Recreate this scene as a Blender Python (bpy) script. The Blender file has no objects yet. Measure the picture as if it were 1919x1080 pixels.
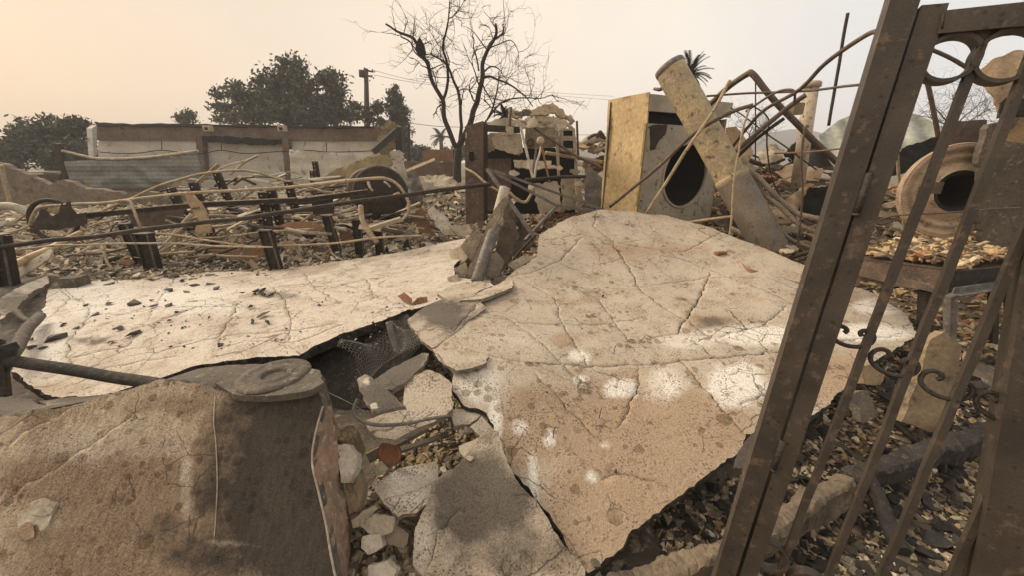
import bpy, math, random
import numpy as np
from mathutils import Vector, noise, geometry
random.seed(7); rng = np.random.default_rng(7)
C = bpy.context.scene.collection
sc = bpy.context.scene
# ---------------------------------------------------------------- camera
F, PITCH, CH = 700.0, math.atan(240/700.0), 1.6
cam = bpy.data.cameras.new('camera'); cam.sensor_width = 36; cam.lens = 36*F/1919; cam.clip_end = 2000; cam.clip_start = .02
co = bpy.data.objects.new('camera', cam); C.objects.link(co)
co.location = (0, 0, CH); co.rotation_euler = (math.pi/2-PITCH, 0, 0); sc.camera = co
# ---------------------------------------------------------------- sky and sun
SUN_EL, SUN_AZ = math.radians(36), math.radians(-66)      # azimuth from +Y towards +X
w = bpy.data.worlds.new('World'); sc.world = w; w.use_nodes = True
N, L = w.node_tree.nodes, w.node_tree.links; N.clear()
out = N.new('ShaderNodeOutputWorld'); bg = N.new('ShaderNodeBackground'); bg.inputs[1].default_value = .12
sky = N.new('ShaderNodeTexSky'); sky.sky_type = 'NISHITA'; sky.sun_disc = False
sky.sun_elevation = SUN_EL; sky.sun_rotation = SUN_AZ; sky.dust_density = 6; sky.air_density = 1.5
tc = N.new('ShaderNodeTexCoord'); sp = N.new('ShaderNodeSeparateXYZ'); L.new(tc.outputs['Generated'], sp.inputs[0])
def wm(op, a, b=None):
    n = N.new('ShaderNodeMath'); n.operation = op
    for i, v in enumerate((a, b)):
        if v is None: continue
        if isinstance(v, (int, float)): n.inputs[i].default_value = v
        else: L.new(v, n.inputs[i])
    return n.outputs[0]
def wramp(fac, els):
    r = N.new('ShaderNodeValToRGB'); L.new(fac, r.inputs[0]); e = r.color_ramp.elements
    while len(e) > 1: e.remove(e[-1])
    e[0].position, e[0].color = els[0][0], (*els[0][1], 1)
    for p_, c_ in els[1:]:
        k = e.new(p_); k.color = (*c_, 1)
    return r.outputs[0]
x01 = wm('ADD', wm('MULTIPLY', sp.outputs[0], .5), .5)
hi = wramp(x01, [(0, (.58, .46, .36)), (.25, (.62, .53, .43)), (.5, (.74, .64, .53)), (.68, (.66, .62, .55)), (.85, (.58, .60, .60)), (1, (.52, .56, .59))])
lo = wramp(x01, [(0, (.80, .55, .31)), (.13, (.76, .57, .39)), (.3, (.75, .63, .50)), (.5, (.82, .70, .57)), (.7, (.76, .71, .65)), (.85, (.66, .67, .68)), (1, (.62, .64, .67))])
mx = N.new('ShaderNodeMixRGB'); L.new(wramp(sp.outputs[2], [(0, (0, 0, 0)), (.08, (.1, .1, .1)), (.5, (1, 1, 1))]), mx.inputs[0]); L.new(lo, mx.inputs[1]); L.new(hi, mx.inputs[2])
nz = N.new('ShaderNodeTexNoise'); nz.inputs['Scale'].default_value = 1.3; nz.inputs['Detail'].default_value = 4; L.new(tc.outputs['Generated'], nz.inputs[0])
mv = N.new('ShaderNodeMixRGB'); mv.blend_type = 'MULTIPLY'; mv.inputs[0].default_value = 1
L.new(mx.outputs[0], mv.inputs[1]); L.new(wramp(nz.outputs[0], [(.3, (6.9, 7.0, 7.3)), (.7, (8.7, 8.4, 8.1))]), mv.inputs[2])
m2 = N.new('ShaderNodeMixRGB'); m2.inputs[0].default_value = .93      # thick smoke in front of the clear sky
L.new(sky.outputs[0], m2.inputs[1]); L.new(mv.outputs[0], m2.inputs[2])
L.new(m2.outputs[0], bg.inputs[0]); L.new(bg.outputs[0], out.inputs[0])
sl = bpy.data.lights.new('sun', 'SUN'); sl.energy = 2.6; sl.angle = math.radians(32); sl.color = (1, .88, .72)
so = bpy.data.objects.new('sun', sl); C.objects.link(so)
sd = Vector((math.sin(SUN_AZ)*math.cos(SUN_EL), math.cos(SUN_AZ)*math.cos(SUN_EL), math.sin(SUN_EL)))
so.rotation_euler = sd.to_track_quat('Z', 'Y').to_euler()
sc.view_settings.view_transform = 'Standard'; sc.view_settings.look = 'None'; sc.view_settings.exposure = .55; sc.view_settings.gamma = 1

# ---------------------------------------------------------------- rays: where a line of sight meets the place
cp, sn = math.cos(PITCH), math.sin(PITCH)
def ray(px, py):
    a, b = (px-959.5)/F, (540-py)/F
    return Vector((a, b*sn+cp, b*cp-sn))
O = Vector((0, 0, CH))
def W(px, py, Y): d = ray(px, py); return O+d*(Y/d.y)
def G(px, py, z): d = ray(px, py); return O+d*((z-CH)/d.z)
def RP(px, py, p0, n):
    d = ray(px, py); return O+d*((p0-O).dot(n)/d.dot(n))
def N3(p, s, seed=0): return noise.noise(Vector((p[0]*s+seed*7.3, p[1]*s-seed*3.1, p[2]*s+seed)))

# ---------------------------------------------------------------- materials
def mat(name, c1, c2=None, c3=None, scale=6, rough=.85, metal=0, bump=.3, fine=60, cover=.5, streak=None, spots=0, speck=0, tint=False, wave=None):
    m = bpy.data.materials.new(name); m.use_nodes = True; nt = m.node_tree; n, l = nt.nodes, nt.links
    b = n['Principled BSDF']; b.inputs['Roughness'].default_value = rough; b.inputs['Metallic'].default_value = metal
    t = n.new('ShaderNodeTexCoord'); src = t.outputs['Object']
    if streak:
        mp = n.new('ShaderNodeMapping'); mp.inputs['Scale'].default_value = streak; l.new(src, mp.inputs[0]); src2 = mp.outputs[0]
    else: src2 = src
    def nse(sc_, det=6, s=src2, rg=.6):
        q = n.new('ShaderNodeTexNoise'); q.inputs['Scale'].default_value = sc_; q.inputs['Detail'].default_value = det; q.inputs['Roughness'].default_value = rg
        l.new(s, q.inputs[0]); return q.outputs[0]
    def rmp(f, a, b_, ca=(0, 0, 0), cb=(1, 1, 1)):
        r = n.new('ShaderNodeValToRGB'); l.new(f, r.inputs[0]); e = r.color_ramp.elements
        e[0].position, e[0].color, e[1].position, e[1].color = a, (*ca, 1), b_, (*cb, 1); return r.outputs[0]
    def mix(f, a, b_, mode='MIX'):
        x = n.new('ShaderNodeMixRGB'); x.blend_type = mode
        for i, v in enumerate((f, a, b_)):
            if isinstance(v, (int, float)): x.inputs[i].default_value = v
            elif isinstance(v, tuple): x.inputs[i].default_value = (*v, 1)
            else: l.new(v, x.inputs[i])
        return x.outputs[0]
    c2 = c2 or tuple(v*.6 for v in c1)
    col = mix(rmp(nse(scale), cover-.13, cover+.13), c1, c2)
    if c3: col = mix(rmp(nse(scale*3.1, 8, src, .7), .56, .64), col, c3)
    col = mix(.9, col, rmp(nse(fine, 5), .25, .75, (.62, .6, .58), (1.22, 1.22, 1.2)), 'MULTIPLY')
    if tint:
        a = n.new('ShaderNodeAttribute'); a.attribute_name = 'tint'; col = mix(1, col, a.outputs[0], 'MULTIPLY')
    if speck:
        v = n.new('ShaderNodeTexVoronoi'); v.inputs['Scale'].default_value = speck; l.new(src, v.inputs[0])
        col = mix(rmp(v.outputs[0], .12, .2, (.75, .75, .75), (0, 0, 0)), col, tuple(x*.45 for x in c2))
    l.new(col, b.inputs['Base Color'])
    bp = n.new('ShaderNodeBump'); bp.inputs['Strength'].default_value = bump; bp.inputs['Distance'].default_value = .02
    l.new(nse(fine*.7, 8, src), bp.inputs['Height']); l.new(bp.outputs[0], b.inputs['Normal'])
    if wave:
        wv = n.new('ShaderNodeTexWave'); wv.bands_direction = 'DIAGONAL'; wv.inputs['Scale'].default_value = 1; wv.inputs['Distortion'].default_value = wave[3]; wv.inputs['Detail Scale'].default_value = .2
        mp2 = n.new('ShaderNodeMapping'); mp2.inputs['Scale'].default_value = wave[:3]; l.new(src, mp2.inputs[0]); l.new(mp2.outputs[0], wv.inputs[0])
        b2 = n.new('ShaderNodeBump'); b2.inputs['Strength'].default_value = 1; b2.inputs['Distance'].default_value = wave[4]; l.new(wv.outputs[1] if False else wv.outputs[0], b2.inputs['Height']); l.new(bp.outputs[0], b2.inputs['Normal']); l.new(b2.outputs[0], b.inputs['Normal'])
        col = mix(.75, col, rmp(wv.outputs[0], .1, .9, (.80, .80, .79), (1.1, 1.1, 1.08)), 'MULTIPLY'); l.new(col, b.inputs['Base Color'])
    return m
M = {
 'steel_char': mat('charred_steel', (.030, .025, .021), (.06, .043, .03), (.12, .09, .065), 9, .75, .3, .4),
 'steel_brown': mat('scorched_steel', (.15, .105, .075), (.085, .062, .046), (.22, .165, .12), 7, .7, .25, .3),
 'steel_grey': mat('greyed_steel', (.20, .185, .165), (.12, .10, .085), (.30, .27, .22), 8, .65, .3, .3),
 'gate': mat('gate_paint', (.085, .066, .049), (.048, .037, .028), (.15, .105, .07), 7, .55, .1, .16, 260, speck=34),
 'gate_side': mat('gate_weathered', (.055, .045, .035), (.035, .027, .02), (.10, .085, .07), 14, .6, .1, .6, 120),
 'tan_pipe': mat('burnt_pipe', (.50, .395, .255), (.34, .255, .16), (.15, .11, .08), 7, .75, 0, .35),
 'pale': mat('ashen_metal', (.56, .48, .36), (.40, .32, .23), (.12, .09, .07), 5, .85, 0, .4),
 'white_ash': mat('ash_plaster', (.62, .56, .47), (.45, .37, .28), (.2, .16, .12), 5, .9, 0, .5),
 'yellow': mat('dryer_side_paint', (.62, .46, .235), (.53, .385, .20), (.33, .22, .12), 1.5, .6, .05, .25, 22, .5, (1, 1, .85)),
 'dryer': mat('dryer_front_paint', (.50, .435, .335), (.38, .325, .25), (.15, .12, .09), 3, .7, .1, .35, 70, speck=38),
 'dryer_top': mat('dryer_hood_paint', (.50, .44, .34), (.36, .30, .22), None, 3, .7, .1, .2),
 'duct': mat('duct_metal', (.52, .41, .24), (.33, .26, .17), (.11, .09, .065), 3.4, .7, .1, .6, 34, .5, None, 0, 34),
 'duct_low': mat('duct_soot', (.26, .22, .165), (.17, .145, .115), (.11, .09, .07), 3, .6, .2, .3),
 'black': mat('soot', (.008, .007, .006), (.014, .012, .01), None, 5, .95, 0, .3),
 'char': mat('char', (.022, .019, .016), (.045, .037, .03), (.09, .07, .05), 9, .9, 0, .9, 35),
 'rust': mat('rust_sheet', (.30, .16, .085), (.20, .12, .07), (.36, .26, .15), 5, .85, .1, .3),
 'olive': mat('olive_sheet', (.30, .23, .11), (.20, .15, .08), (.12, .09, .06), 4, .8, 0, .3),
 'wall_white': mat('painted_block_wall', (.62, .58, .50), (.50, .455, .38), (.30, .26, .2), .7, .9, 0, .3, 12, .55, (1, 1, 2.5)),
 'wall_brown': mat('scorched_band', (.13, .085, .06), (.20, .15, .11), (.06, .045, .035), 1.1, .9, 0, .4, 9),
 'block': mat('smoky_concrete', (.26, .205, .15), (.19, .15, .115), (.12, .10, .08), .9, .95, 0, .5, 10),
 'corr': mat('corrugated_sheet', (.27, .27, .25), (.19, .20, .195), (.30, .25, .15), .5, .6, .2, .2, 10, wave=(0, 0, 4.2, .25, .007)),
 'roof_sheet': mat('roof_sheet', (.50, .52, .45), (.40, .42, .36), (.30, .28, .21), 1.6, .6, .2, .2, 18, .5, (.6, 2, 1), wave=(1.6, -1.9, 1.3, .4, .06)),
 'drum': mat('drum_rust', (.46, .355, .25), (.34, .25, .17), (.18, .12, .08), 4, .7, .1, .35, 40, .5, (1, 1, 3)),
 'tan_sheet': mat('scorched_tan_sheet', (.52, .38, .24), (.38, .27, .17), (.20, .13, .08), 5, .75, .05, .3),
 'tan_rib': mat('ribbed_tan_sheet', (.54, .40, .26), (.40, .29, .18), (.20, .13, .08), 5, .75, .05, .3, wave=(5, 1.5, .6, 1.6, .012)),
 'brass': mat('ochre_plate', (.38, .26, .11), (.26, .17, .08), (.13, .09, .05), 6, .6, .2, .3),
 'bark': mat('burnt_bark', (.030, .022, .017), (.05, .038, .03), None, 6, .95, 0, .5),
 'leaf': mat('scorched_foliage', (.092, .094, .056), (.055, .058, .036), (.16, .14, .085), .8, .9, 0, .1),
 'leaf_far': mat('dull_foliage', (.09, .096, .068), (.06, .066, .048), (.14, .13, .09), .6, .9, 0, .1),
 'chip': mat('rubble_chips', (.9, .9, .9), (.7, .66, .6), None, 14, .92, 0, .5, 45, tint=True),
 'ground': mat('ash_ground', (.15, .12, .085), (.06, .05, .038), (.32, .26, .19), 3.5, .97, 0, 1.0, 30),
 'ground_far': mat('far_ground', (.17, .135, .095), (.11, .09, .065), None, .2, .97, 0, .5, 3),
 'brick': mat('broken_brick', (.40, .245, .165), (.27, .20, .14), (.48, .38, .27), 9, .95, 0, .9, 40),
 'plaster_edge': mat('plaster_lip', (.50, .44, .34), (.34, .27, .2), None, 12, .9, 0, .5),
 'concrete': mat('scorched_concrete', (.30, .245, .18), (.20, .16, .12), (.13, .10, .08), 6, .95, 0, .7, 50, speck=70),
 'con_dark': mat('sooty_concrete', (.15, .125, .095), (.095, .08, .062), (.26, .22, .17), 7, .95, 0, .7, 60, speck=80),
 'kerb': mat('charred_kerb', (.24, .18, .12), (.085, .066, .048), (.05, .042, .035), 3.6, .95, 0, .8, 50, .48, speck=60),
 'con_pale': mat('pale_concrete', (.46, .39, .29), (.36, .30, .22), (.25, .2, .15), 6, .95, 0, .7, 60, speck=80),
 'stone_yel': mat('ochre_stone', (.30, .225, .135), (.16, .115, .07), (.09, .07, .05), 2.6, .9, 0, .5, 40),
 'terracotta': mat('terracotta', (.30, .13, .07), (.17, .085, .05), None, 5, .85, 0, .3),
 'tile': mat('dark_tile', (.095, .078, .055), (.06, .05, .038), None, 8, .8, 0, .4),
 'blue_paint': mat('grey_blue_box', (.16, .17, .17), (.10, .10, .10), None, 2, .7, 0, .3),
 'hill': mat('hill', (.10, .11, .11), (.08, .09, .09), None, .02, 1, 0, 0, 1),
}
def slab_mat(name, base, brown, ash, soot, vein=(1, 1, 1), spot=34, pits=130, drops=1.0, streaky=0):
    m = bpy.data.materials.new(name); m.use_nodes = True; nt = m.node_tree; n, l = nt.nodes, nt.links
    b = n['Principled BSDF']; b.inputs['Roughness'].default_value = .93
    t = n.new('ShaderNodeTexCoord'); src = t.outputs['Object']
    def nse(s, det=7, rg=.62, v=src):
        q = n.new('ShaderNodeTexNoise'); q.inputs['Scale'].default_value = s; q.inputs['Detail'].default_value = det; q.inputs['Roughness'].default_value = rg; l.new(v, q.inputs[0]); return q.outputs[0]
    def rmp(f, a, b_, ca=(0, 0, 0), cb=(1, 1, 1)):
        r = n.new('ShaderNodeValToRGB'); l.new(f, r.inputs[0]); e = r.color_ramp.elements
        e[0].position, e[0].color, e[1].position, e[1].color = a, (*ca, 1), b_, (*cb, 1); return r.outputs[0]
    def mix(f, a, b_, mode='MIX'):
        x = n.new('ShaderNodeMixRGB'); x.blend_type = mode
        for i, v in enumerate((f, a, b_)):
            if isinstance(v, (int, float)): x.inputs[i].default_value = v
            elif isinstance(v, tuple): x.inputs[i].default_value = (*v, 1)
            else: l.new(v, x.inputs[i])
        return x.outputs[0]
    def mth(op, a, b_):
        x = n.new('ShaderNodeMath'); x.operation = op; x.use_clamp = op == 'MULTIPLY'
        for i, v in enumerate((a, b_)):
            if isinstance(v, (int, float)): x.inputs[i].default_value = v
            else: l.new(v, x.inputs[i])
        return x.outputs[0]
    at = n.new('ShaderNodeAttribute'); at.attribute_name = 'stain'; se = n.new('ShaderNodeSeparateColor'); l.new(at.outputs[0], se.inputs[0])
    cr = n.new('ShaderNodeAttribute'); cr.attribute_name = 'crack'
    nA, nB, nC = nse(1.7), nse(6.5), nse(26, 6, .7)
    col = mix(rmp(nA, .38, .62), base, tuple(x*y for x, y in zip(base, vein)))
    edge = mth('MULTIPLY', mth('SUBTRACT', nC, .28), 1.6)                       # breaks the stain borders up
    nF = nse(70, 3, .8)
    def st(ch, k=1.0): return rmp(mth('ADD', mth('MULTIPLY', se.outputs[ch], k), mth('ADD', mth('SUBTRACT', mth('MULTIPLY', nB, 1.2), .82), mth('MULTIPLY', nF, .45))), .22, .80)
    col = mix(mth('MULTIPLY', rmp(mth('ADD', mth('MULTIPLY', nB, .75), mth('MULTIPLY', nC, .25)), .47, .64), .62), col, brown)
    col = mix(mth('MULTIPLY', st(1), .85), col, brown)
    col = mix(mth('MULTIPLY', st(2), .92), col, soot)
    col = mix(mth('MULTIPLY', st(0), .92), col, ash)
    if drops:                                                                   # round drip marks
        for s_, th in ((spot, .25), (spot*.42, .17)):
            dis = n.new('ShaderNodeMixRGB'); dis.blend_type = 'ADD'; dis.inputs[0].default_value = .012
            nv = n.new('ShaderNodeTexNoise'); nv.inputs['Scale'].default_value = 22; l.new(src, nv.inputs[0]); l.new(src, dis.inputs[1]); l.new(nv.outputs[1], dis.inputs[2])
            v = n.new('ShaderNodeTexVoronoi'); v.inputs['Scale'].default_value = s_; l.new(dis.outputs[0], v.inputs[0])
            s2 = n.new('ShaderNodeSeparateColor'); l.new(v.outputs['Color'], s2.inputs[0])
            keep = mth('MULTIPLY', mth('SUBTRACT', s2.outputs[0], .52), 2.1)
            spt = mth('MULTIPLY', mth('GREATER_THAN', mth('MULTIPLY', keep, th*1.9), v.outputs[0]), .8*drops)
            spt = mth('MULTIPLY', spt, rmp(nse(3.3, 3), .40, .52))
            col = mix(spt, col, (.50, .44, .38), 'MULTIPLY')
    pv = n.new('ShaderNodeTexVoronoi'); pv.inputs['Scale'].default_value = pits; l.new(src, pv.inputs[0])
    pit = rmp(pv.outputs[0], .24, .34, (1, 1, 1), (0, 0, 0))
    pit = mth('MULTIPLY', pit, rmp(nse(7, 4), .40, .60))
    col = mix(mth('MULTIPLY', pit, .8), col, tuple(x*.42 for x in brown))
    dv_ = n.new('ShaderNodeMixRGB'); dv_.blend_type = 'ADD'; dv_.inputs[0].default_value = .14; nw = n.new('ShaderNodeTexNoise'); nw.inputs['Scale'].default_value = 5; nw.inputs['Detail'].default_value = 6; l.new(src, nw.inputs[0]); l.new(src, dv_.inputs[1]); l.new(nw.outputs[1], dv_.inputs[2])
    for hs, hw in ((2.6, .006), (6.5, .007)):
        hv2 = n.new('ShaderNodeTexVoronoi'); hv2.feature = 'DISTANCE_TO_EDGE'; hv2.inputs['Scale'].default_value = hs; l.new(dv_.outputs[0], hv2.inputs[0])
        hm = mth('MULTIPLY', rmp(hv2.outputs[0], hw*.5, hw*2.2, (1, 1, 1), (0, 0, 0)), rmp(nse(1.9 if hs < 4 else 3.1, 3), .50, .56)); col = mix(mth('MULTIPLY', hm, .85), col, tuple(x*.25 for x in brown))
    if streaky:
        mp = n.new('ShaderNodeMapping'); mp.inputs['Scale'].default_value = (1, .25, .25); l.new(src, mp.inputs[0])
        col = mix(.8, col, rmp(nse(60, 6, .75, mp.outputs[0]), .35, .65, (.66, .64, .62), (1.25, 1.22, 1.18)), 'MULTIPLY')
    col = mix(.95, col, rmp(nse(150, 3, .8), .36, .64, (.62, .60, .58), (1.25, 1.24, 1.22)), 'MULTIPLY')
    col = mix(rmp(cr.outputs[2], .12, .5), col, tuple(x*.16 for x in brown))  # crack grooves darkened in colour: soot fill plus painted crevice shade
    l.new(col, b.inputs['Base Color'])
    h = mth('SUBTRACT', mth('ADD', mth('MULTIPLY', nse(60, 8, .7), .5), mth('MULTIPLY', nC, .4)), mth('MULTIPLY', pit, .35))
    bp = n.new('ShaderNodeBump'); bp.inputs['Strength'].default_value = .75; bp.inputs['Distance'].default_value = .012
    l.new(h, bp.inputs['Height']); l.new(bp.outputs[0], b.inputs['Normal']); return m

# ---------------------------------------------------------------- mesh helpers
class MB:
    def __init__(s): s.v, s.f, s.sm, s.mi = [], [], [], []
    def add(s, vs, fs, smooth=False, mi=0):
        o = len(s.v); s.v += [tuple(p) for p in vs]; s.f += [tuple(i+o for i in f) for f in fs]; s.sm += [smooth]*len(fs); s.mi += [mi]*len(fs); return s
    def merge(s, q): return s.addmb(q)
    def addmb(s, q):
        o = len(s.v); s.v += q.v; s.f += [tuple(i+o for i in f) for f in q.f]; s.sm += q.sm; s.mi += q.mi; return s
def crv(P, k=6):
    P = [Vector(p) for p in P]
    if len(P) < 3: return P
    R = []
    for i in range(len(P)-1):
        a, b, c, d = P[max(i-1, 0)], P[i], P[i+1], P[min(i+2, len(P)-1)]
        for j in range(k):
            t = j/k; R.append(.5*((2*b)+(c-a)*t+(2*a-5*b+4*c-d)*t*t+(3*b-3*c+d-a)*t**3))
    return R+[P[-1]]
def sweep(prof, path, up=None, smooth=False, scales=None, closed=False):
    path = [Vector(p) for p in path]; n = len(path); m = len(prof); vs = []
    u = None
    for i, p in enumerate(path):
        t = ((path[(i+1) % n]-path[i-1]) if closed else (path[min(i+1, n-1)]-path[max(i-1, 0)])).normalized()
        if u is None:
            h = Vector(up) if up else (Vector((0, 0, 1)) if abs(t.z) < .9 else Vector((0, 1, 0)))
            u = h
        u = (u-t*u.dot(t)); u = u.normalized() if u.length > 1e-6 else t.orthogonal().normalized()
        s = t.cross(u); k = scales[i] if scales else 1
        vs += [p+s*(a*k)+u*(b*k) for a, b in prof]
    fs = []
    for i in range(n if closed else n-1):
        for j in range(m):
            a, b = i*m+j, i*m+(j+1) % m; c, d = ((i+1) % n)*m+(j+1) % m, ((i+1) % n)*m+j; fs.append((a, b, c, d))
    q = MB(); q.add(vs, fs, smooth)
    if not closed: q.add([], []); q.f += [tuple(range(m-1, -1, -1)), tuple(range((n-1)*m, n*m))]; q.sm += [False]*2; q.mi += [0]*2
    return q
def circ(r, k=10): return [(r*math.cos(2*math.pi*i/k), r*math.sin(2*math.pi*i/k)) for i in range(k)]
def tube(path, r, k=8, curve=True, taper=1, wob=0):
    p = crv(path) if curve else [Vector(x) for x in path]
    if wob:
        if len(p) < 6: p = [p[0].lerp(p[-1], i/8) for i in range(9)] if len(p) == 2 else p
        sd_ = random.random()*50; p = [q+Vector((N3(q, 2.3, sd_), N3(q, 2.3, sd_+9), N3(q, 2.3, sd_+20)))*wob for q in p]
    n = len(p); sc_ = [1+(taper-1)*i/(n-1) for i in range(n)]
    return sweep(circ(r, k), p, smooth=True, scales=sc_)
def rect(a, b): return [(-a/2, -b/2), (a/2, -b/2), (a/2, b/2), (-a/2, b/2)]
def bar(p, q, a, b=None, up=None): return sweep(rect(a, b or a), [p, q], up)
def hbeam(p, q, w, h, up=None, t=.012):
    w2, h2, t2 = w/2, h/2, t/2
    return sweep([(-w2, -h2), (w2, -h2), (w2, -h2+t), (t2, -h2+t), (t2, h2-t), (w2, h2-t), (w2, h2), (-w2, h2), (-w2, h2-t), (-t2, h2-t), (-t2, -h2+t), (-w2, -h2+t)], [p, q], up)
def lbeam(p, q, w, up=None, t=.006): return sweep([(0, 0), (w, 0), (w, t), (t, t), (t, w), (0, w)], [p, q], up)
def box(c, s, rz=0, tilt=None):
    c = Vector(c); from mathutils import Euler
    e = Euler((tilt or (0, 0))[:2]+(rz,)) if tilt else Euler((0, 0, rz)); R = e.to_matrix()
    vs = [c+R @ Vector((x*s[0]/2, y*s[1]/2, z*s[2]/2)) for x in (-1, 1) for y in (-1, 1) for z in (-1, 1)]
    return MB().add(vs, [(0, 1, 3, 2), (4, 6, 7, 5), (0, 4, 5, 1), (2, 3, 7, 6), (0, 2, 6, 4), (1, 5, 7, 3)])
def ring(c, n, R, r, k=48, kk=10, sq=1):
    n = Vector(n).normalized(); a = n.orthogonal().normalized(); b = n.cross(a); c = Vector(c)
    return sweep(circ(r, kk), [c+(a*math.cos(t)+b*math.sin(t))*R for t in [2*math.pi*i/k for i in range(k)]], up=n, smooth=True, closed=True)
def lathe(c, n, prof, k=48, smooth=True):
    """prof: list of (radius, height along n)"""
    n = Vector(n).normalized(); a = n.orthogonal().normalized(); b = n.cross(a); c = Vector(c); vs, fs = [], []
    for r, h in prof: vs += [c+n*h+(a*math.cos(2*math.pi*i/k)+b*math.sin(2*math.pi*i/k))*r for i in range(k)]
    for i in range(len(prof)-1):
        for j in range(k): fs.append((i*k+j, i*k+(j+1) % k, (i+1)*k+(j+1) % k, (i+1)*k+j))
    return MB().add(vs, fs, smooth)
def jag(P, amp, step, closed=True, seed=0):
    out = []; n = len(P)
    for i in range(n if closed else n-1):
        a, b = Vector(P[i]), Vector(P[(i+1) % n]); k = max(1, int((b-a).length/step))
        for j in range(k):
            p = a.lerp(b, j/k); t = (b-a).normalized(); q = Vector((-t.y, t.x))
            w_ = noise.noise(Vector((p.x*9+seed, p.y*9, seed)))*1.6+noise.noise(Vector((p.x*31+seed, p.y*31, seed)))*.9
            out.append(p+q*amp*w_)
    if not closed: out.append(Vector(P[-1]))
    return out
def inside(p, poly):
    c = False; j = len(poly)-1; x, y = p
    for i in range(len(poly)):
        xi, yi = poly[i]; xj, yj = poly[j]
        if (yi > y) != (yj > y) and x < (xj-xi)*(y-yi)/(yj-yi)+xi: c = not c
        j = i
    return c
def cdt(outl, sp_, extra=(), edges=()):
    P = [Vector(p[:2]) for p in outl]; n0 = len(P)
    xs = [p.x for p in P]; ys = [p.y for p in P]
    arr = np.array([(p.x, p.y) for p in P]); pl = [(p.x, p.y) for p in P]
    pts = list(P); ed = []
    for line in extra:
        o = len(pts); pts += [Vector(q) for q in line]; ed += [(o+i, o+i+1) for i in range(len(line)-1)]
    if extra: ex = np.array([(q[0], q[1]) for ln in extra for q in ln])
    y = min(ys); row = 0
    while y < max(ys):
        x = min(xs)+(sp_/2 if row % 2 else 0)
        cand = []
        while x < max(xs):
            q = (x+random.uniform(-.2, .2)*sp_, y+random.uniform(-.2, .2)*sp_)
            cand.append(q); x += sp_
        for q in cand:
            if np.min(np.abs(arr-q).sum(1)) < sp_*.5: continue
            if extra and np.min(np.abs(ex-q).sum(1)) < sp_*.45: continue
            if inside(q, pl): pts.append(Vector(q))
        y += sp_*.87; row += 1
    r = geometry.delaunay_2d_cdt(pts, ed, [list(range(n0))], 1, 1e-6)
    V_, F_ = r[0], r[2]; F2 = []
    for f in F_:
        a, b, c = (V_[i] for i in f[:3]); ct = (a+b+c)/3
        if inside((ct.x, ct.y), pl): F2.append(f if (b-a).cross(c-a) > 0 else f[::-1])
    return V_, F2
def solid(top, fs, off, mi_edge=1, rag=0):
    """top verts + faces, offset function for the underside -> closed thin solid"""
    n = len(top); bot = [Vector(p)+off(Vector(p)) for p in top]; q = MB()
    cnt = {}
    for f in fs:
        for i in range(len(f)): e = (f[i], f[(i+1) % len(f)]); cnt[e] = 1
    q.add(list(top)+bot, [tuple(f) for f in fs], True, 0)
    q.f += [tuple(i+n for i in f[::-1]) for f in fs]; q.sm += [False]*len(fs); q.mi += [mi_edge]*len(fs)
    bd = [e for e in cnt if (e[1], e[0]) not in cnt]
    midx = {}; tp_ = {}
    for a, b in bd:
        for k in (a, b):
            if k not in midx:
                tp_[k] = len(q.v); q.v += [tuple(top[k]), tuple(bot[k])]; midx[k] = len(q.v); p = Vector(top[k]).lerp(bot[k], random.uniform(.3, .7)); q.v.append(tuple(p+Vector([random.uniform(-rag, rag) for _ in range(3)])))
        for x0, x1, y0, y1 in ((tp_[a], tp_[b], midx[a], midx[b]), (midx[a], midx[b], tp_[a]+1, tp_[b]+1)):
            q.f.append((x0, y0, y1, x1)); q.sm.append(False); q.mi.append(mi_edge)
    return q
def plate(pix, Y, n=(0, -1, .3), th=.012, amp=0, sp=None, corr=None, jg=0, mi=0, ns=2.5, hole=None):
    """flat or crumpled sheet whose outline is seen at these pixels; it stands Y metres out, facing n"""
    n = Vector(n).normalized(); cx = sum(p[0] for p in pix)/len(pix); cy = sum(p[1] for p in pix)/len(pix); p0 = W(cx, cy, Y)
    if n.dot(O-p0) < 0: n = -n
    e1 = n.cross(Vector((0, 0, 1)));  e1 = e1.normalized() if e1.length > 1e-3 else Vector((1, 0, 0)); e2 = n.cross(e1)*-1
    if e1.cross(e2).dot(n) < 0: e2 = -e2
    uv = [RP(a, b, p0, n)-p0 for a, b in pix]; uv = [Vector((q.dot(e1), q.dot(e2))) for q in uv]
    size = max(max(u.x for u in uv)-min(u.x for u in uv), max(u.y for u in uv)-min(u.y for u in uv))
    sp = sp or size/ (16 if amp or corr else 5); sd_ = cx*.37+cy*.11
    if jg: uv = jag(uv, jg, sp*.5, seed=sd_)
    elif amp or corr: uv = jag(uv, 0, sp)
    V_, F_ = cdt(uv, sp); top = []
    for q in V_:
        d = amp*(noise.noise(Vector((q.x*ns+sd_, q.y*ns, 3)))+.5*noise.noise(Vector((q.x*ns*2.7, q.y*ns*2.7+sd_, 8)))) if amp else 0
        if corr: ang, wl, ca = corr; d += ca*math.sin((q.x*math.cos(ang)+q.y*math.sin(ang))*2*math.pi/wl)
        top.append(p0+e1*q.x+e2*q.y+n*d)
    q = solid(top, F_, lambda p: -n*th, mi); q.sm = [bool(corr)]*len(q.f); return q
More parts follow.
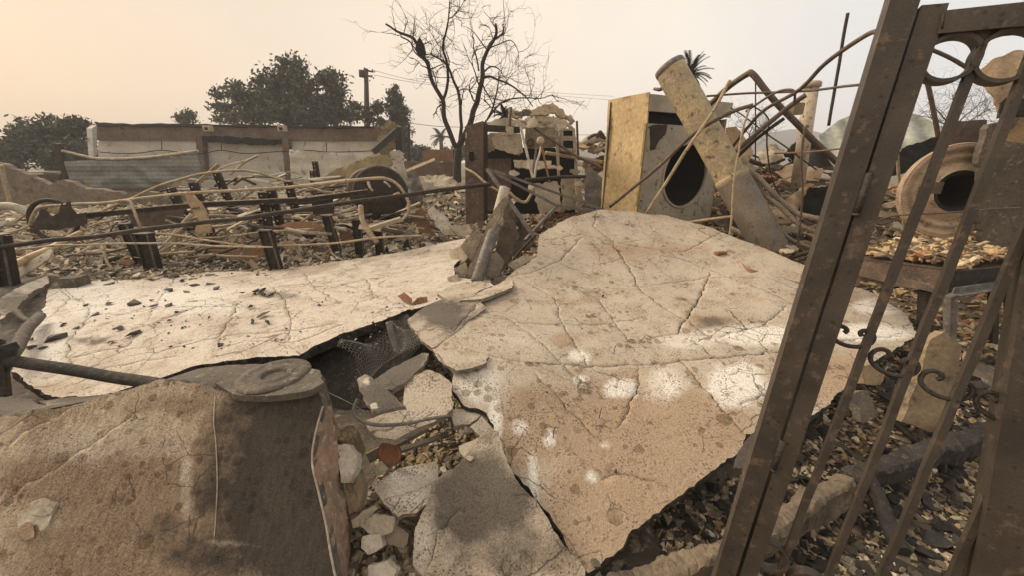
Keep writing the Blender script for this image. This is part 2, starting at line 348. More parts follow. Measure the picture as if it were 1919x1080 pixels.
def rockmb(c, s, seed=0, flat=1, ax=None, k=2):
    """angular lump"""
    vs = []; q = MB(); c = Vector(c)
    import bmesh
    bm = bmesh.new()
    r_ = random.Random(seed)
    for _ in range(7+k):
        v = Vector((r_.gauss(0, 1), r_.gauss(0, 1), r_.gauss(0, 1))).normalized()*r_.uniform(.85, 1.15)
        bm.verts.new((v.x*s[0]/2, v.y*s[1]/2, v.z*s[2]/2))
    h = bmesh.ops.convex_hull(bm, input=bm.verts); bmesh.ops.delete(bm, geom=list({g for g in h['geom_interior']+h['geom_unused'] if isinstance(g, bmesh.types.BMVert)}), context='VERTS')
    from mathutils import Euler
    R = Euler(ax or (r_.uniform(-.3, .3), r_.uniform(-.3, .3), r_.uniform(0, 6))).to_matrix()
    bm.verts.index_update()
    q.add([c+R @ v.co for v in bm.verts], [tuple(v.index for v in f.verts) for f in bm.faces]); bm.free(); return q
# ---------------------------------------------------------------- objects
def link(name, mb, mats, base, parent=None):
    me = bpy.data.meshes.new(name); b = Vector(base)
    me.from_pydata([tuple(Vector(v)-b) for v in mb.v], [], mb.f)
    mats = mats if isinstance(mats, (list, tuple)) else [mats]
    for m_ in mats: me.materials.append(M[m_] if isinstance(m_, str) else m_)
    me.polygons.foreach_set('use_smooth', mb.sm)
    if len(mats) > 1: me.polygons.foreach_set('material_index', [min(i, len(mats)-1) for i in mb.mi])
    me.update(); o = bpy.data.objects.new(name, me); C.objects.link(o)
    if parent: o.parent = parent
    else: o.location = b
    return o
def tag(o, label, cat, group=None):
    o['label'] = label; o['category'] = cat; o['kind'] = 'thing'
    if group: o['group'] = group
    return o
def basept(vs):
    a = np.array(vs); return ((a[:, 0].min()+a[:, 0].max())/2, (a[:, 1].min()+a[:, 1].max())/2, a[:, 2].min())
def solo(name, mb, m, label, cat, group=None):
    return tag(link(name, mb, m, basept(mb.v)), label, cat, group)
def thing(name, label, cat, parts, group=None):
    """parts: (name, MB, material[, label[, [subparts]]])"""
    b = basept([v for p in parts for v in p[1].v]); e = bpy.data.objects.new(name, None); C.objects.link(e); e.location = b; e.empty_display_size = .1
    tag(e, label, cat, group)
    for p in parts:
        o = link(p[0], p[1], p[2], b, e)
        if len(p) > 3 and p[3]: o['label'] = p[3]
        for s_ in (p[4] if len(p) > 4 else ()): link(s_[0], s_[1], s_[2], b, o)
    return e
def struct(name, mb, m, kind='structure'):
    o = link(name, mb, m, basept(mb.v)); o['kind'] = kind; return o
def setattr_col(o, name, arr):
    a = o.data.color_attributes.new(name, 'FLOAT_COLOR', 'POINT'); a.data.foreach_set('color', np.asarray(arr, dtype=np.float32).ravel())

# ================================================================ GROUND
def hills(x, y):
    z = .02+.22*min(1, max(0, (y-2.2)/2.2))
    if x > .6: z = .0+.30*min(1, max(0, (y-1.3)/1.3))+.05*min(1, max(0, (y-3)/3))
    for hx, hy, hh, r in HEAPS: z += hh*math.exp(-((x-hx)**2+(y-hy)**2)/(r*r))
    return z
HEAPS = [(4.7, 7.3, .85, 1.1), (3.9, 6.6, .45, .8), (-2.2, 9.5, .35, 1.6), (-3.8, 11, .3, 2.0), (1.0, 7.6, .5, 1.0), (-.6, 9.5, .4, 1.2), (4.6, 3.9, .35, .9), (7.5, 7, .8, 1.8), (-7.5, 9, .15, 2), (-1.2, 5.9, .12, .5)]
def gh(x, y):
    z = hills(x, y); k = 1 if y > 1.2 else .5
    return z+k*(.05*noise.noise(Vector((x*1.3, y*1.3, 0)))+.03*noise.noise(Vector((x*4.1, y*4.1, 5)))+.012*noise.noise(Vector((x*13, y*13, 9))))
def grid(x0, x1, y0, y1, st, f, skip=None):
    nx, ny = int((x1-x0)/st)+1, int((y1-y0)/st)+1; vs = [(x0+i*st, y0+j*st, f(x0+i*st, y0+j*st)) for j in range(ny) for i in range(nx)]
    fs = [(j*nx+i, j*nx+i+1, (j+1)*nx+i+1, (j+1)*nx+i) for j in range(ny-1) for i in range(nx-1)]
    return MB().add(vs, fs, True)
struct('ground', grid(-3, 6, -.5, 6, .045, gh), 'ground')
struct('ground', grid(-16, 16, 5.9, 24, .16, lambda x, y: gh(x, y)-.01*(y < 6.2)), 'ground')
for a in ((-16, -2.95, -.5, 5.95), (5.95, 16, -.5, 5.95)): struct('ground', grid(*a, .15, lambda x, y: gh(x, y)-.012), 'ground')
struct('ground', MB().add([(-280, -60, -.12), (280, -60, -.12), (280, 280, -.12), (-280, 280, -.12)], [(0, 1, 2, 3)]), 'ground_far')

# scattered chips: uncountable rubble, one mesh per area
PAL = {'mid': [(.74, .64, .49), (.60, .50, .36), (.42, .34, .24), (.16, .125, .09), (.07, .055, .045), (.82, .75, .63), (.46, .34, .21), (.62, .52, .38)],
       'dark': [(.03, .025, .02), (.055, .043, .032), (.20, .155, .10), (.55, .45, .31), (.28, .215, .14), (.42, .33, .22), (.70, .60, .44), (.80, .70, .52), (.50, .35, .19), (.34, .26, .17), (.16, .12, .08)],
       'char': [(.02, .018, .016), (.035, .03, .025), (.05, .042, .034), (.09, .075, .055), (.03, .026, .022), (.25, .21, .15)],
       'pale': [(.62, .54, .41), (.50, .42, .30), (.38, .31, .22), (.72, .65, .52), (.42, .31, .17), (.20, .16, .12)],
       'gold': [(.62, .47, .26), (.50, .36, .19), (.38, .27, .15), (.68, .56, .37), (.22, .16, .10), (.12, .09, .06), (.40, .19, .10)]}
def chips(name, label, xy, smin, smax, pal, hf=gh, flat=.22, sink=.3, power=2.4, elong=1.0, tilt=.45):
    n = len(xy); k = 5
    s = smin+(smax-smin)*rng.random(n)**power
    ang = np.sort(rng.random((n, k))*.8+np.arange(k), axis=1)*2*np.pi/k
    rad = rng.uniform(.6, 1.1, (n, k)); px_ = np.cos(ang)*rad*elong**.5; py_ = np.sin(ang)*rad/elong
    t = rng.uniform(.3, 1, n)*flat
    V = np.zeros((n, 2*k, 3)); V[:, :k, 0] = px_; V[:, :k, 1] = py_; V[:, :k, 2] = t[:, None]; V[:, k:, 0] = px_*1.1; V[:, k:, 1] = py_*1.1; V[:, k:, 2] = -t[:, None]
    V[:, :k, 2] += rng.uniform(-.07, .07, (n, k)); V *= s[:, None, None]/2
    a, b, c = rng.normal(0, tilt, n), rng.normal(0, tilt, n), rng.random(n)*6.283
    def rot(V, i, j, q): x, y = V[:, :, i].copy(), V[:, :, j].copy(); cc, ss = np.cos(q)[:, None], np.sin(q)[:, None]; V[:, :, i] = x*cc-y*ss; V[:, :, j] = x*ss+y*cc
    rot(V, 0, 1, c*0+rng.random(n)*6.28); rot(V, 1, 2, a); rot(V, 0, 2, b); rot(V, 0, 1, c)
    z = np.array([hf(x, y) for x, y in xy]); V[:, :, 0] += np.array([p[0] for p in xy])[:, None]; V[:, :, 1] += np.array([p[1] for p in xy])[:, None]
    V[:, :, 2] += (z+s*(.5*flat*(1-sink)+.06*rng.random(n)))[:, None]
    base = np.arange(n)[:, None]*2*k
    top = (base+np.arange(k)).tolist(); bot = (base+np.arange(2*k-1, k-1, -1)).tolist()
    sides = []
    for j in range(k): sides += (base+np.array([j+k, (j+1) % k+k, (j+1) % k, j])).tolist()
    me = bpy.data.meshes.new(name); me.from_pydata(V.reshape(-1, 3).tolist(), [], top+bot+sides); me.materials.append(M['chip']); me.update()
    o = bpy.data.objects.new(name, me); C.objects.link(o); o['kind'] = 'stuff'; o['label'] = label
    pc = np.array(PAL[pal]); ci = pc[rng.integers(0, len(pc), n)]*rng.uniform(.75, 1.2, (n, 1)); ci = np.concatenate([ci, np.ones((n, 1))], 1)
    setattr_col(o, 'tint', np.repeat(ci, 2*k, axis=0)); return o
def scatter(n, fx, fy, ok=None):
    P = []
    while len(P) < n:
        q = (random.uniform(*fx), random.uniform(*fy))
        if ok is None or ok(*q): P.append(q)
    return P
infr = lambda x, y: abs(x) < 1.45*y+.5
chips('rubble', 'pale ash flakes and chips covering the ground between fallen posts', scatter(21000, (-11, 1.2), (4.3, 8.5), infr), .015, .10, 'mid', power=2.8, elong=1.6)
chips('rubble', 'larger pale flakes and scraps over the left rubble field', scatter(2600, (-9, .6), (4.9, 11), infr), .08, .26, 'mid', power=2.0, elong=2.2, tilt=.6)
chips('rubble', 'pale broken shards in the gap between the fallen slabs', scatter(700, (-.52, .10), (.92, 1.85)), .025, .085, 'pale', power=1.5, flat=.28, tilt=.6)
chips('rubble', 'far field of ash and broken plaster towards the roofless wall', scatter(13000, (-15, 9), (8, 19), infr), .05, .26, 'mid', power=2.0, elong=1.7)
chips('rubble', 'charred chips and pale flakes beside the leaning gate', scatter(23000, (.55, 3.0), (.6, 2.6), lambda x, y: infr(x, y) and not (abs(noise.noise(Vector((x*1.7, y*1.7, 4)))) < .06)), .008, .056, 'dark', power=2.4, flat=.3, elong=1.3)
chips('rubble', 'black charcoal bits in the burnt ground beside the gate', scatter(5500, (.7, 3.4), (1.0, 3.0), lambda x, y: infr(x, y) and noise.noise(Vector((x*1.4, y*1.4, 1))) > -.15), .012, .07, 'char', power=1.8, flat=.5)
chips('rubble', 'golden brown flakes on the ground behind the steel trestle', scatter(7000, (2.4, 6.5), (2.3, 5.2), infr), .02, .12, 'gold', power=1.8, elong=1.7)
chips('rubble', 'small stones and plaster crumbs in the gap between the fallen slabs', scatter(4200, (-.75, .35), (.85, 2.6)), .010, .060, 'pale', power=1.9, flat=.45)
chips('rubble', 'heaped debris behind the machines', scatter(7000, (-.5, 9), (5.0, 10), infr), .04, .26, 'gold', power=1.9, elong=2.0)

# ================================================================ FALLEN WALL SLABS
def tps(pts, lam=.002):
    P = np.array([tuple(p) for p in pts]); n = len(P); X = P[:, :2]
    def U(d2): return np.where(d2 > 1e-12, d2*np.log(d2+1e-12), 0)
    K = U(((X[:, None]-X[None])**2).sum(2))+lam*np.eye(n); Q = np.c_[np.ones(n), X]
    A = np.block([[K, Q], [Q.T, np.zeros((3, 3))]]); c = np.linalg.solve(A, np.r_[P[:, 2], np.zeros(3)])
    def f(x, y):
        d2 = (X[:, 0]-x)**2+(X[:, 1]-y)**2
        return float(c[n]+c[n+1]*x+c[n+2]*y+(c[:n]*np.where(d2 > 1e-12, d2*np.log(d2+1e-12), 0)).sum())
    return f
def hit(px, py, f, y0=.5, y1=9):
    d = ray(px, py); g = lambda Y: CH+d.z/d.y*Y-f(d.x/d.y*Y, Y)
    Y, st = y0, .05
    while Y < y1 and g(Y) > 0: Y += st
    a, b = max(Y-st, y0), Y
    for _ in range(14):
        m_ = (a+b)/2
        if g(m_) > 0: a = m_
        else: b = m_
    return Vector((d.x/d.y*a, a))
def slab(name, label, cat, ctrl, outl, th, sp, mats, cracks=(), stains=(), jg=.012, wav=.006, off=None, rag=.008, group=None, slopecap=None, lam=.002):
    f0 = tps([W(*c) for c in ctrl], lam)
    P = [hit(a, b, f0) for a, b in outl]; P = jag(P, jg, sp*.8, seed=len(outl))
    cl, cw = [], []
    for pts, wd in cracks:
        q = [hit(a, b, f0) for a, b in pts]; q = jag(q, .014, sp*.6, False, seed=wd*1000+pts[0][0]); 
        if len(q) < 3: continue
        l_, r_ = [], []
        for i, p in enumerate(q):
            t = (q[min(i+1, len(q)-1)]-q[max(i-1, 0)]).normalized(); nn = Vector((-t.y, t.x)); taper = min(1, 3.0*min(i, len(q)-1-i)/len(q)+.25)
            h_ = wd*.56*taper*random.uniform(.5, 1.25); l_.append(p+nn*h_); r_.append(p-nn*h_)
        cl.append((q, l_, r_)); cw.append(wd)
    extra = [x for c_ in cl for x in c_]
    V_, F_ = cdt(P, sp, extra)
    cen = np.array([(p.x, p.y) for c_ in cl for p in c_[0]]) if cl else np.zeros((0, 2)); cwd = np.array([cw[i] for i, c_ in enumerate(cl) for _ in c_[0]])
    sta = [(hit(a, b, f0), hit(a+r, b, f0), ch, s_, asp) for (a, b, r, ch, s_, *asp_) in stains for asp in [asp_[0] if asp_ else None]]
    sta = []
    for st_ in stains:
        a, b, r, ch, s_ = st_[:5]; ry = st_[5] if len(st_) > 5 else r*.6
        sta.append((a, b, r, ry, ch, s_))
    top, stn, crk = [], [], []
    for p in V_:
        z = f0(p.x, p.y)+wav*(noise.noise(Vector((p.x*1.9, p.y*1.9, 2)))*2.2+noise.noise(Vector((p.x*6, p.y*6, 2))))+wav*.28*noise.noise(Vector((p.x*22, p.y*22, 4)))
        c_ = 0
        if len(cen):
            d = np.hypot(cen[:, 0]-p.x, cen[:, 1]-p.y); i = int(d.argmin())
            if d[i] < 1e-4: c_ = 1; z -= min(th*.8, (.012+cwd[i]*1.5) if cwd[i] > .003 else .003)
        P3 = Vector((p.x, p.y, z)); v = P3-O; zc = v.y*cp-v.z*sn; yy = v.y*sn+v.z*cp; qx, qy = 959.5+F*v.x/zc, 540-F*yy/zc
        s3 = [0, 0, 0]
        if sta:
            wx = 26*noise.noise(Vector((qx*.022, qy*.03, 1)))+12*noise.noise(Vector((qx*.07, qy*.09, 5))); wy = 16*noise.noise(Vector((qx*.022, qy*.03, 9)))+8*noise.noise(Vector((qx*.07, qy*.09, 12)))
        for a, b, rx, ry, ch, s_ in sta:
            if rx < 12: wx = wy = 0
            e = math.hypot((qx+wx*min(1, rx/60)-a)/rx, (qy+wy*min(1, ry/36)-b)/ry); s3[ch] = max(s3[ch], s_*max(0, min(1, 1.0*(1.6-e))))
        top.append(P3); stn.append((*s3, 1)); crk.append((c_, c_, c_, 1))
    mb = solid(top, F_, off or (lambda p: Vector((0, 0, -th*(.9+.4*noise.noise(p*5))))), 1, rag)
    base = basept(mb.v)
    if name is None: return mb, stn, crk, f0
    o = tag(link(name, mb, mats, base), label, cat, group); n2 = len(mb.v)-len(stn)*2
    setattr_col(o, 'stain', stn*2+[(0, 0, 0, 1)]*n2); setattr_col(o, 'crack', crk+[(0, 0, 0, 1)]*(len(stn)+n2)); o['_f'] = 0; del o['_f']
    return f0

M['slab_big'] = slab_mat('stucco_tan', (.49, .42, .325), (.36, .255, .165), (.74, .70, .63), (.12, .10, .08), (.86, .88, .92), spot=17, pits=62)
M['slab_white'] = slab_mat('stucco_ash_white', (.60, .54, .455), (.40, .31, .225), (.68, .64, .57), (.12, .095, .07), (.95, .92, .90), spot=14, pits=50, drops=.6)
M['slab_near'] = slab_mat('stucco_brown', (.46, .375, .27), (.235, .165, .108), (.60, .53, .43), (.030, .025, .020), (.9, .88, .86), spot=30, pits=120, streaky=1)
M['slab_gran'] = slab_mat('stucco_granular', (.44, .37, .285), (.24, .185, .13), (.6, .54, .44), (.105, .088, .07), spot=60, pits=75, drops=.3)

big_ctrl = [(1100, 1070, 1.0), (780, 1000, 1.12), (900, 850, 1.42), (850, 720, 1.78), (770, 600, 2.55), (950, 520, 3.35), (1010, 440, 4.1), (1130, 394, 4.75), (1250, 408, 4.6), (1400, 455, 3.95), (1550, 520, 3.2), (1700, 600, 2.62), (1715, 640, 2.3),
            (1500, 780, 1.68), (1300, 910, 1.32), (1150, 620, 2.55), (1250, 720, 1.95), (1150, 850, 1.48), (1230, 500, 3.55)]
big_out = [(1125, 392), (1190, 397), (1250, 404), (1330, 425), (1420, 460), (1500, 493), (1560, 519), (1640, 552), (1700, 590), (1722, 628), (1680, 655), (1640, 682), (1600, 712), (1545, 765), (1480, 792), (1400, 815), (1385, 850), (1330, 880), (1285, 922), (1240, 955), (1190, 1000), (1150, 1048), (1103, 1073),
           (1070, 1030), (1030, 965), (965, 890), (925, 800), (903, 770), (870, 762), (850, 735), (845, 700), (822, 680), (812, 655), (845, 610), (905, 558), (925, 545), (955, 515), (1005, 480), (1010, 440), (1060, 410)]
big_cr = [([(830, 655), (900, 668), (985, 682), (1100, 687), (1200, 684), (1300, 675), (1450, 660), (1540, 646), (1690, 632)], .016),
          ([(905, 585), (960, 603), (1010, 640), (1060, 690), (1130, 745)], .008), ([(880, 590), (960, 605), (1110, 612), (1200, 598)], .008),
          ([(1150, 455), (1180, 500), (1195, 540), (1260, 590), (1290, 602)], .012), ([(1330, 510), (1312, 560), (1292, 590), (1270, 626), (1225, 632)], .014),
          ([(1160, 455), (1250, 470), (1350, 512), (1430, 542), (1497, 576)], .008), ([(1020, 452), (1090, 440), (1160, 455), (1210, 450)], .008),
          ([(1090, 446), (1045, 490), (990, 512), (945, 520)], .014), ([(1282, 683), (1330, 745), (1393, 812)], .010), ([(1201, 698), (1185, 745), (1160, 801)], .006),
          ([(1005, 700), (1060, 760), (1130, 830)], .007), ([(1292, 602), (1345, 640), (1400, 655)], .007), ([(1060, 530), (1120, 560), (1180, 640)], .006), ([(1475, 575), (1430, 610), (1380, 622), (1310, 640)], .009),
          ([(1130, 900), (1180, 890), (1250, 915)], .005), ([(1360, 430), (1290, 470), (1250, 470)], .006), ([(970, 520), (1040, 560), (1060, 620), (1100, 684)], .006), ([(1500, 700), (1440, 740), (1390, 760)], .006), ([(1130, 740), (1040, 700), (960, 672)], .006),
          ([(1120, 395), (1110, 425), (1160, 455)], .008), ([(1195, 540), (1320, 520), (1420, 520)], .005)]
big_st = [(1380, 722, 50, 0, 1.25, 36), (1162, 730, 26, 0, 1.1, 16), (1245, 720, 40, 0, .7, 28), (1085, 668, 16, 0, .8, 10), (1090, 715, 14, 0, .8, 9), (1110, 892, 11, 0, 1, 10), (1030, 825, 12, 0, .9, 16), (975, 800, 15, 0, .7, 13), (1135, 835, 11, 0, .8, 8),
          (1650, 575, 42, 0, 1.2, 14), (1630, 625, 70, 0, 1.1, 14), (1430, 630, 100, 0, .9, 18), (1290, 640, 60, 0, .6, 16), (900, 720, 50, 0, .55, 36), (960, 640, 60, 0, .35, 24), (928, 790, 12, 0, .8, 50), (1000, 900, 10, 0, .8, 50),
          (1015, 800, 80, 1, 1.2, 70), (1200, 820, 160, 1, 1.1, 110), (1170, 900, 130, 1, 1.2, 80), (1110, 980, 90, 1, 1.2, 80), (1330, 600, 60, 1, .7, 16), (1180, 470, 60, 1, .7, 20), (1300, 800, 110, 1, 1.1, 70), (1080, 560, 50, 1, .4, 16), (1060, 640, 30, 1, .8, 12), (1260, 470, 70, 1, .6, 14), (1560, 710, 80, 1, 1.1, 40), (1560, 560, 70, 1, .7, 14), (1500, 600, 60, 1, .3, 20),
          (1335, 605, 34, 2, .75, 11), (1100, 545, 40, 2, .25, 12), (1120, 400, 80, 2, .3, 16), (1010, 760, 40, 2, .25, 24)]
big_st = [(a, b, c, d, e, f) for a, b, c, d, e, f in big_st]
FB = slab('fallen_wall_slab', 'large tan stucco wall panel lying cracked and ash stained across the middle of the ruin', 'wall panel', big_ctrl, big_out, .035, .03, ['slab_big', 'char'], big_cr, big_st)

wh_ctrl = [(92, 515, 4.6), (300, 512, 4.6), (500, 508, 4.6), (700, 480, 4.9), (870, 447, 5.3), (95, 748, 1.93), (20, 700, 2.2), (300, 712, 2.0), (570, 662, 2.22), (760, 580, 2.85), (905, 535, 3.35), (300, 600, 2.85), (600, 560, 3.25)]
wh_out = [(92, 514), (300, 511), (480, 508), (560, 499), (650, 487), (750, 471), (870, 447), (888, 450), (868, 478), (850, 500), (855, 522), (920, 527), (925, 540), (850, 566), (765, 580), (735, 594), (660, 622), (590, 650), (560, 667), (480, 671), (380, 684), (300, 711), (200, 744), (95, 746), (22, 698), (48, 640), (85, 570)]
wh_cr = [([(170, 590), (230, 590), (300, 580), (440, 575), (520, 580)], .010), ([(410, 645), (430, 600), (445, 570), (400, 560)], .014), ([(130, 680), (130, 640), (165, 600), (165, 575)], .012), ([(540, 640), (545, 600), (535, 565), (500, 530)], .010),
         ([(85, 560), (120, 545), (170, 575)], .008), ([(560, 500), (590, 540), (640, 570)], .008), ([(300, 660), (420, 632), (560, 618), (620, 612)], .006), ([(640, 500), (690, 525), (700, 560)], .010), ([(600, 545), (700, 520), (800, 500)], .008), ([(640, 530), (720, 560), (760, 575)], .007), ([(100, 525), (130, 560), (88, 600)], .010), ([(470, 640), (560, 640), (650, 610)], .005),
         ([(270, 620), (240, 650), (130, 672)], .008), ([(330, 520), (300, 560), (280, 600)], .005), ([(660, 490), (680, 510), (840, 490)], .010), ([(150, 720), (200, 690), (330, 668)], .006), ([(420, 520), (520, 535), (600, 530)], .006)]
wh_st = [(150, 690, 90, 1, .6, 26), (420, 610, 90, 1, .45, 18), (260, 690, 80, 1, .5, 14), (560, 500, 70, 1, .9, 10), (640, 485, 80, 1, .8, 12), (90, 640, 30, 0, 1, 60), (180, 560, 90, 0, .8, 30), (360, 560, 90, 0, .8, 30), (120, 730, 60, 1, .8, 14), (170, 640, 34, 2, .8, 8), (750, 470, 80, 1, .5, 14), (720, 560, 70, 1, .3, 14), (500, 655, 120, 1, .35, 16), (840, 545, 60, 1, .4, 12), (520, 555, 30, 2, .7, 7)]
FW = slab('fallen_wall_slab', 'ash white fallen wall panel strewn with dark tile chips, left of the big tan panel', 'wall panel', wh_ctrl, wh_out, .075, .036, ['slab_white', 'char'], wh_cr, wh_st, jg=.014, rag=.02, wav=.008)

nr_ctrl = [(0, 790, 1.22), (300, 735, 1.33), (600, 715, 1.36), (0, 1080, .86), (330, 1080, .90), (650, 1080, .94), (330, 900, 1.12), (640, 900, 1.15), (0, 930, 1.02)]
nr_out = [(-160, 800), (0, 782), (60, 770), (130, 762), (230, 735), (300, 712), (380, 722), (440, 745), (560, 742), (598, 725), (606, 760), (590, 820), (585, 870), (600, 930), (615, 990), (622, 1040), (640, 1130), (640, 1260), (-160, 1260)]
nr_cr = [([(0, 830), (90, 790), (190, 740), (240, 720)], .002), ([(20, 935), (150, 850), (260, 775)], .0022), ([(620, 760), (600, 900), (560, 1000)], .001)][:2]
nr_st = [(545, 850, 95, 2, 1.2, 150), (520, 970, 110, 2, 1.1, 130), (560, 1050, 110, 2, 1.0, 70), (480, 760, 60, 2, .8, 30), (430, 800, 40, 2, .7, 30), (405, 925, 50, 2, .75, 45), (380, 1040, 70, 2, .7, 36), (300, 990, 40, 2, .45, 30), (430, 850, 50, 2, .6, 110), (250, 960, 130, 1, 1.3, 110), (230, 1040, 200, 1, 1.2, 70), (100, 900, 90, 1, .9, 60), (420, 900, 60, 1, 1.3, 140), (60, 770, 60, 1, .8, 20), (90, 815, 30, 1, 1.2, 22), (75, 865, 20, 1, 1.2, 18), (265, 905, 22, 1, 1.2, 28), (360, 1020, 16, 2, .8, 14), (60, 1050, 60, 1, .7, 50),
         (180, 830, 110, 0, .45, 40), (290, 820, 60, 0, .35, 40), (350, 900, 12, 0, .5, 90), (440, 1020, 60, 0, .4, 10), (330, 760, 90, 1, .8, 20), (20, 830, 50, 0, .35, 40)]
near_mb, near_st, near_ck, FN = slab(None, '', '', nr_ctrl, nr_out, .03, .017, None, nr_cr, nr_st, jg=.006, wav=.0022, off=lambda p: Vector((0, .035, -.022)), lam=3.0)
# the broken wall block behind that face
tz = W(300, 735, 1.33).z
topc = [(-160, 800, 1.22), (0, 782, 1.225), (230, 735, 1.32), (300, 712, 1.34), (440, 745, 1.31), (598, 725, 1.35), (608, 705, 1.42), (598, 692, 1.52), (560, 684, 1.60), (470, 680, 1.62), (370, 690, 1.56), (290, 722, 1.42), (240, 738, 1.36), (150, 768, 1.30), (60, 775, 1.28), (-160, 790, 1.30)]
def onn(a, b): p = hit(a, b, FN); return Vector((p.x, p.y, FN(p.x, p.y)))
tp = [onn(a, b) if i < 6 else W(a, b, c) for i, (a, b, c) in enumerate(topc)]
V_, F_ = cdt(jag([Vector((p.x, p.y)) for p in tp], .004, .03), .03); zt = tps(tp[1:12], .05)
ledge = solid([Vector((p.x, p.y, zt(p.x, p.y)-.006+.004*noise.noise(Vector((p.x*12, p.y*12, 1))))) for p in V_], F_, lambda p: Vector((0, .02, -.14)), 1, .01)
# pink broken core and pale plaster lip on the right-hand end
sideL = [(606, 762, 1.33), (590, 820, 1.235), (586, 870, 1.165), (600, 930, 1.09), (613, 985, 1.035), (622, 1040, .985), (640, 1130, .91)]
sideR = [(610, 752, 1.36), (622, 775, 1.385), (632, 830, 1.33), (640, 900, 1.26), (650, 970, 1.17), (656, 1040, 1.10), (660, 1130, 1.0)]
def strip(A, B, k, dis, seed=0):
    PA, PB = crv([W(*a) if len(a) == 3 else Vector(onn(*a)) for a in A], 6), crv([W(*b) if len(b) == 3 else Vector(onn(*b)) for b in B], 6); vs, n = [], len(PA)
    for i in range(n):
        for j in range(k+1):
            p = PA[i].lerp(PB[i], j/k)
            if 0 < j: p = p+Vector((N3(p, 18, seed), N3(p, 18, seed+3), N3(p, 18, seed+5)))*dis
            vs.append(p)
    q = MB(); q.add(vs, [(i*(k+1)+j, i*(k+1)+j+1, (i+1)*(k+1)+j+1, (i+1)*(k+1)+j) for i in range(n-1) for j in range(k)], False)
    return q
sideL = [(a, b) for a, b, c in sideL]
core = strip(sideL, sideR, 8, .014)
core.addmb(strip(sideR, [(a+3, b, c+.18) for a, b, c in sideR], 4, .02, 4))
lip = tube([onn(a, b)+Vector((0, -.002, .003)) for a, b in sideL], .0045, 6, wob=.008)
wb = basept(near_mb.v+ledge.v+core.v)
root = bpy.data.objects.new('wall_fragment', None); C.objects.link(root); root.location = wb
tag(root, 'thick brown stucco wall fragment tilted in the lower left foreground, round fitting on top', 'wall fragment')
o = link('stucco_face', near_mb, ['slab_near', 'con_dark'], wb, root); n2 = len(near_mb.v)-len(near_st)*2
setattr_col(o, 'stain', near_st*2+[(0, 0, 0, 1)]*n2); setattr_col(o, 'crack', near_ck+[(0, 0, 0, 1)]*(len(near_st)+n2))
link('top_ledge', ledge, ['con_dark', 'con_dark'], wb, root)
link('broken_core', core, 'brick', wb, root)['label'] = 'pink broken masonry at the right end'
link('plaster_lip', lip, 'plaster_edge', wb, root)
RIDG = [[(405, 745), (403, 790), (407, 830), (408, 900), (404, 960), (400, 1010)], [(350, 830), (352, 870), (350, 900), (343, 950), (338, 1000)], [(730, 1150), (735, 1160), (740, 1170)]][:1]
RIDG_DONE = 0
# chipped hole showing white plaster and pink brick, on the face
def on(f, px, py, dz=0): p = hit(px, py, f); return Vector((p.x, p.y, f(p.x, p.y)+dz))
def decal(f, pix, dz, th, m, jg=.004, sp=.012):
    P = jag([hit(a, b, f) for a, b in pix], jg, sp*.7, seed=pix[0][0]); V2, F2 = cdt(P, sp)
    return solid([Vector((p.x, p.y, f(p.x, p.y)+dz+.003*noise.noise(Vector((p.x*30, p.y*30, 0))))) for p in V2], F2, lambda p: Vector((0, 0, -th)), 0)
for pts in RIDG: link('mortar_ridge', tube([on(FN, a, b, .002) for a, b in pts], .0022, 5, wob=.006), 'plaster_edge', wb, root)
link('chipped_plaster', decal(FN, [(35, 985), (50, 965), (62, 948), (85, 942), (112, 946), (100, 968), (92, 990), (78, 1000), (70, 985), (55, 990), (40, 1003)], .008, .012, None), 'plaster_edge', wb, root)
link('bare_brick', decal(FN, [(38, 995), (52, 985), (64, 988), (66, 1010), (50, 1018), (36, 1010)], .011, .01, None), 'brick', wb, root)
link('grey_scar', decal(FN, [(60, 948), (85, 940), (112, 945), (98, 968), (84, 974), (62, 968)], .013, .01, None), 'con_pale', wb, root)
pl = decal(zt, [(405, 722), (440, 702), (500, 692), (560, 690), (600, 700), (608, 722), (600, 728), (585, 736), (560, 742), (500, 748), (440, 745)], .012, .03, None, .003, .02)
fo = link('flat_collar', pl, 'con_dark', wb, root)
rc = W(518, 722, 1.46); rc.z = zt(rc.x, rc.y)+.022; gx_, gy_ = (zt(rc.x+.08, rc.y)-zt(rc.x-.08, rc.y))/.16, (zt(rc.x, rc.y+.06)-zt(rc.x, rc.y-.06))/.12
link('round_fitting', lathe(rc, (-gx_, -gy_, 1), [(.150, -.004), (.146, .005), (.128, .009), (.115, .009), (.108, .004), (.082, .004), (.076, .008), (.058, .007), (.050, .001), (.048, -.02), (0, -.02)], 40), 'con_dark', wb, fo)

# dark plate in front and the grey plate at the head of the hole, other broken pieces
def piece(label, pix, ctrl, th=.03, m='slab_gran', cr=(), st=(), sp=.02, jg=.008, group='broken slab pieces around the gap', wav=.003):
    return slab('slab_piece', label, 'slab piece', ctrl, pix, th, sp, [m, 'concrete'], cr, st, jg=jg, wav=wav, rag=.004, group=group)
piece('dark sooty slab piece at the bottom centre of the photo, against the tan panel', [(775, 1060), (777, 1000), (790, 955), (812, 905), (850, 880), (885, 840), (905, 800), (930, 812), (965, 898), (1030, 972), (1070, 1035), (1095, 1068), (1085, 1130), (830, 1130)],
      [(780, 1000, 1.10), (900, 830, 1.40), (1095, 1065, .985), (850, 1120, .97), (960, 900, 1.24)], .03, 'slab_gran', [([(800, 1080), (820, 1000), (870, 960)], .004)], [(900, 940, 95, 2, 1.0, 90), (960, 1020, 80, 2, .7, 50), (790, 1000, 26, 0, .5, 50), (960, 950, 40, 2, .6, 40), (1050, 1040, 60, 1, .6, 40)])
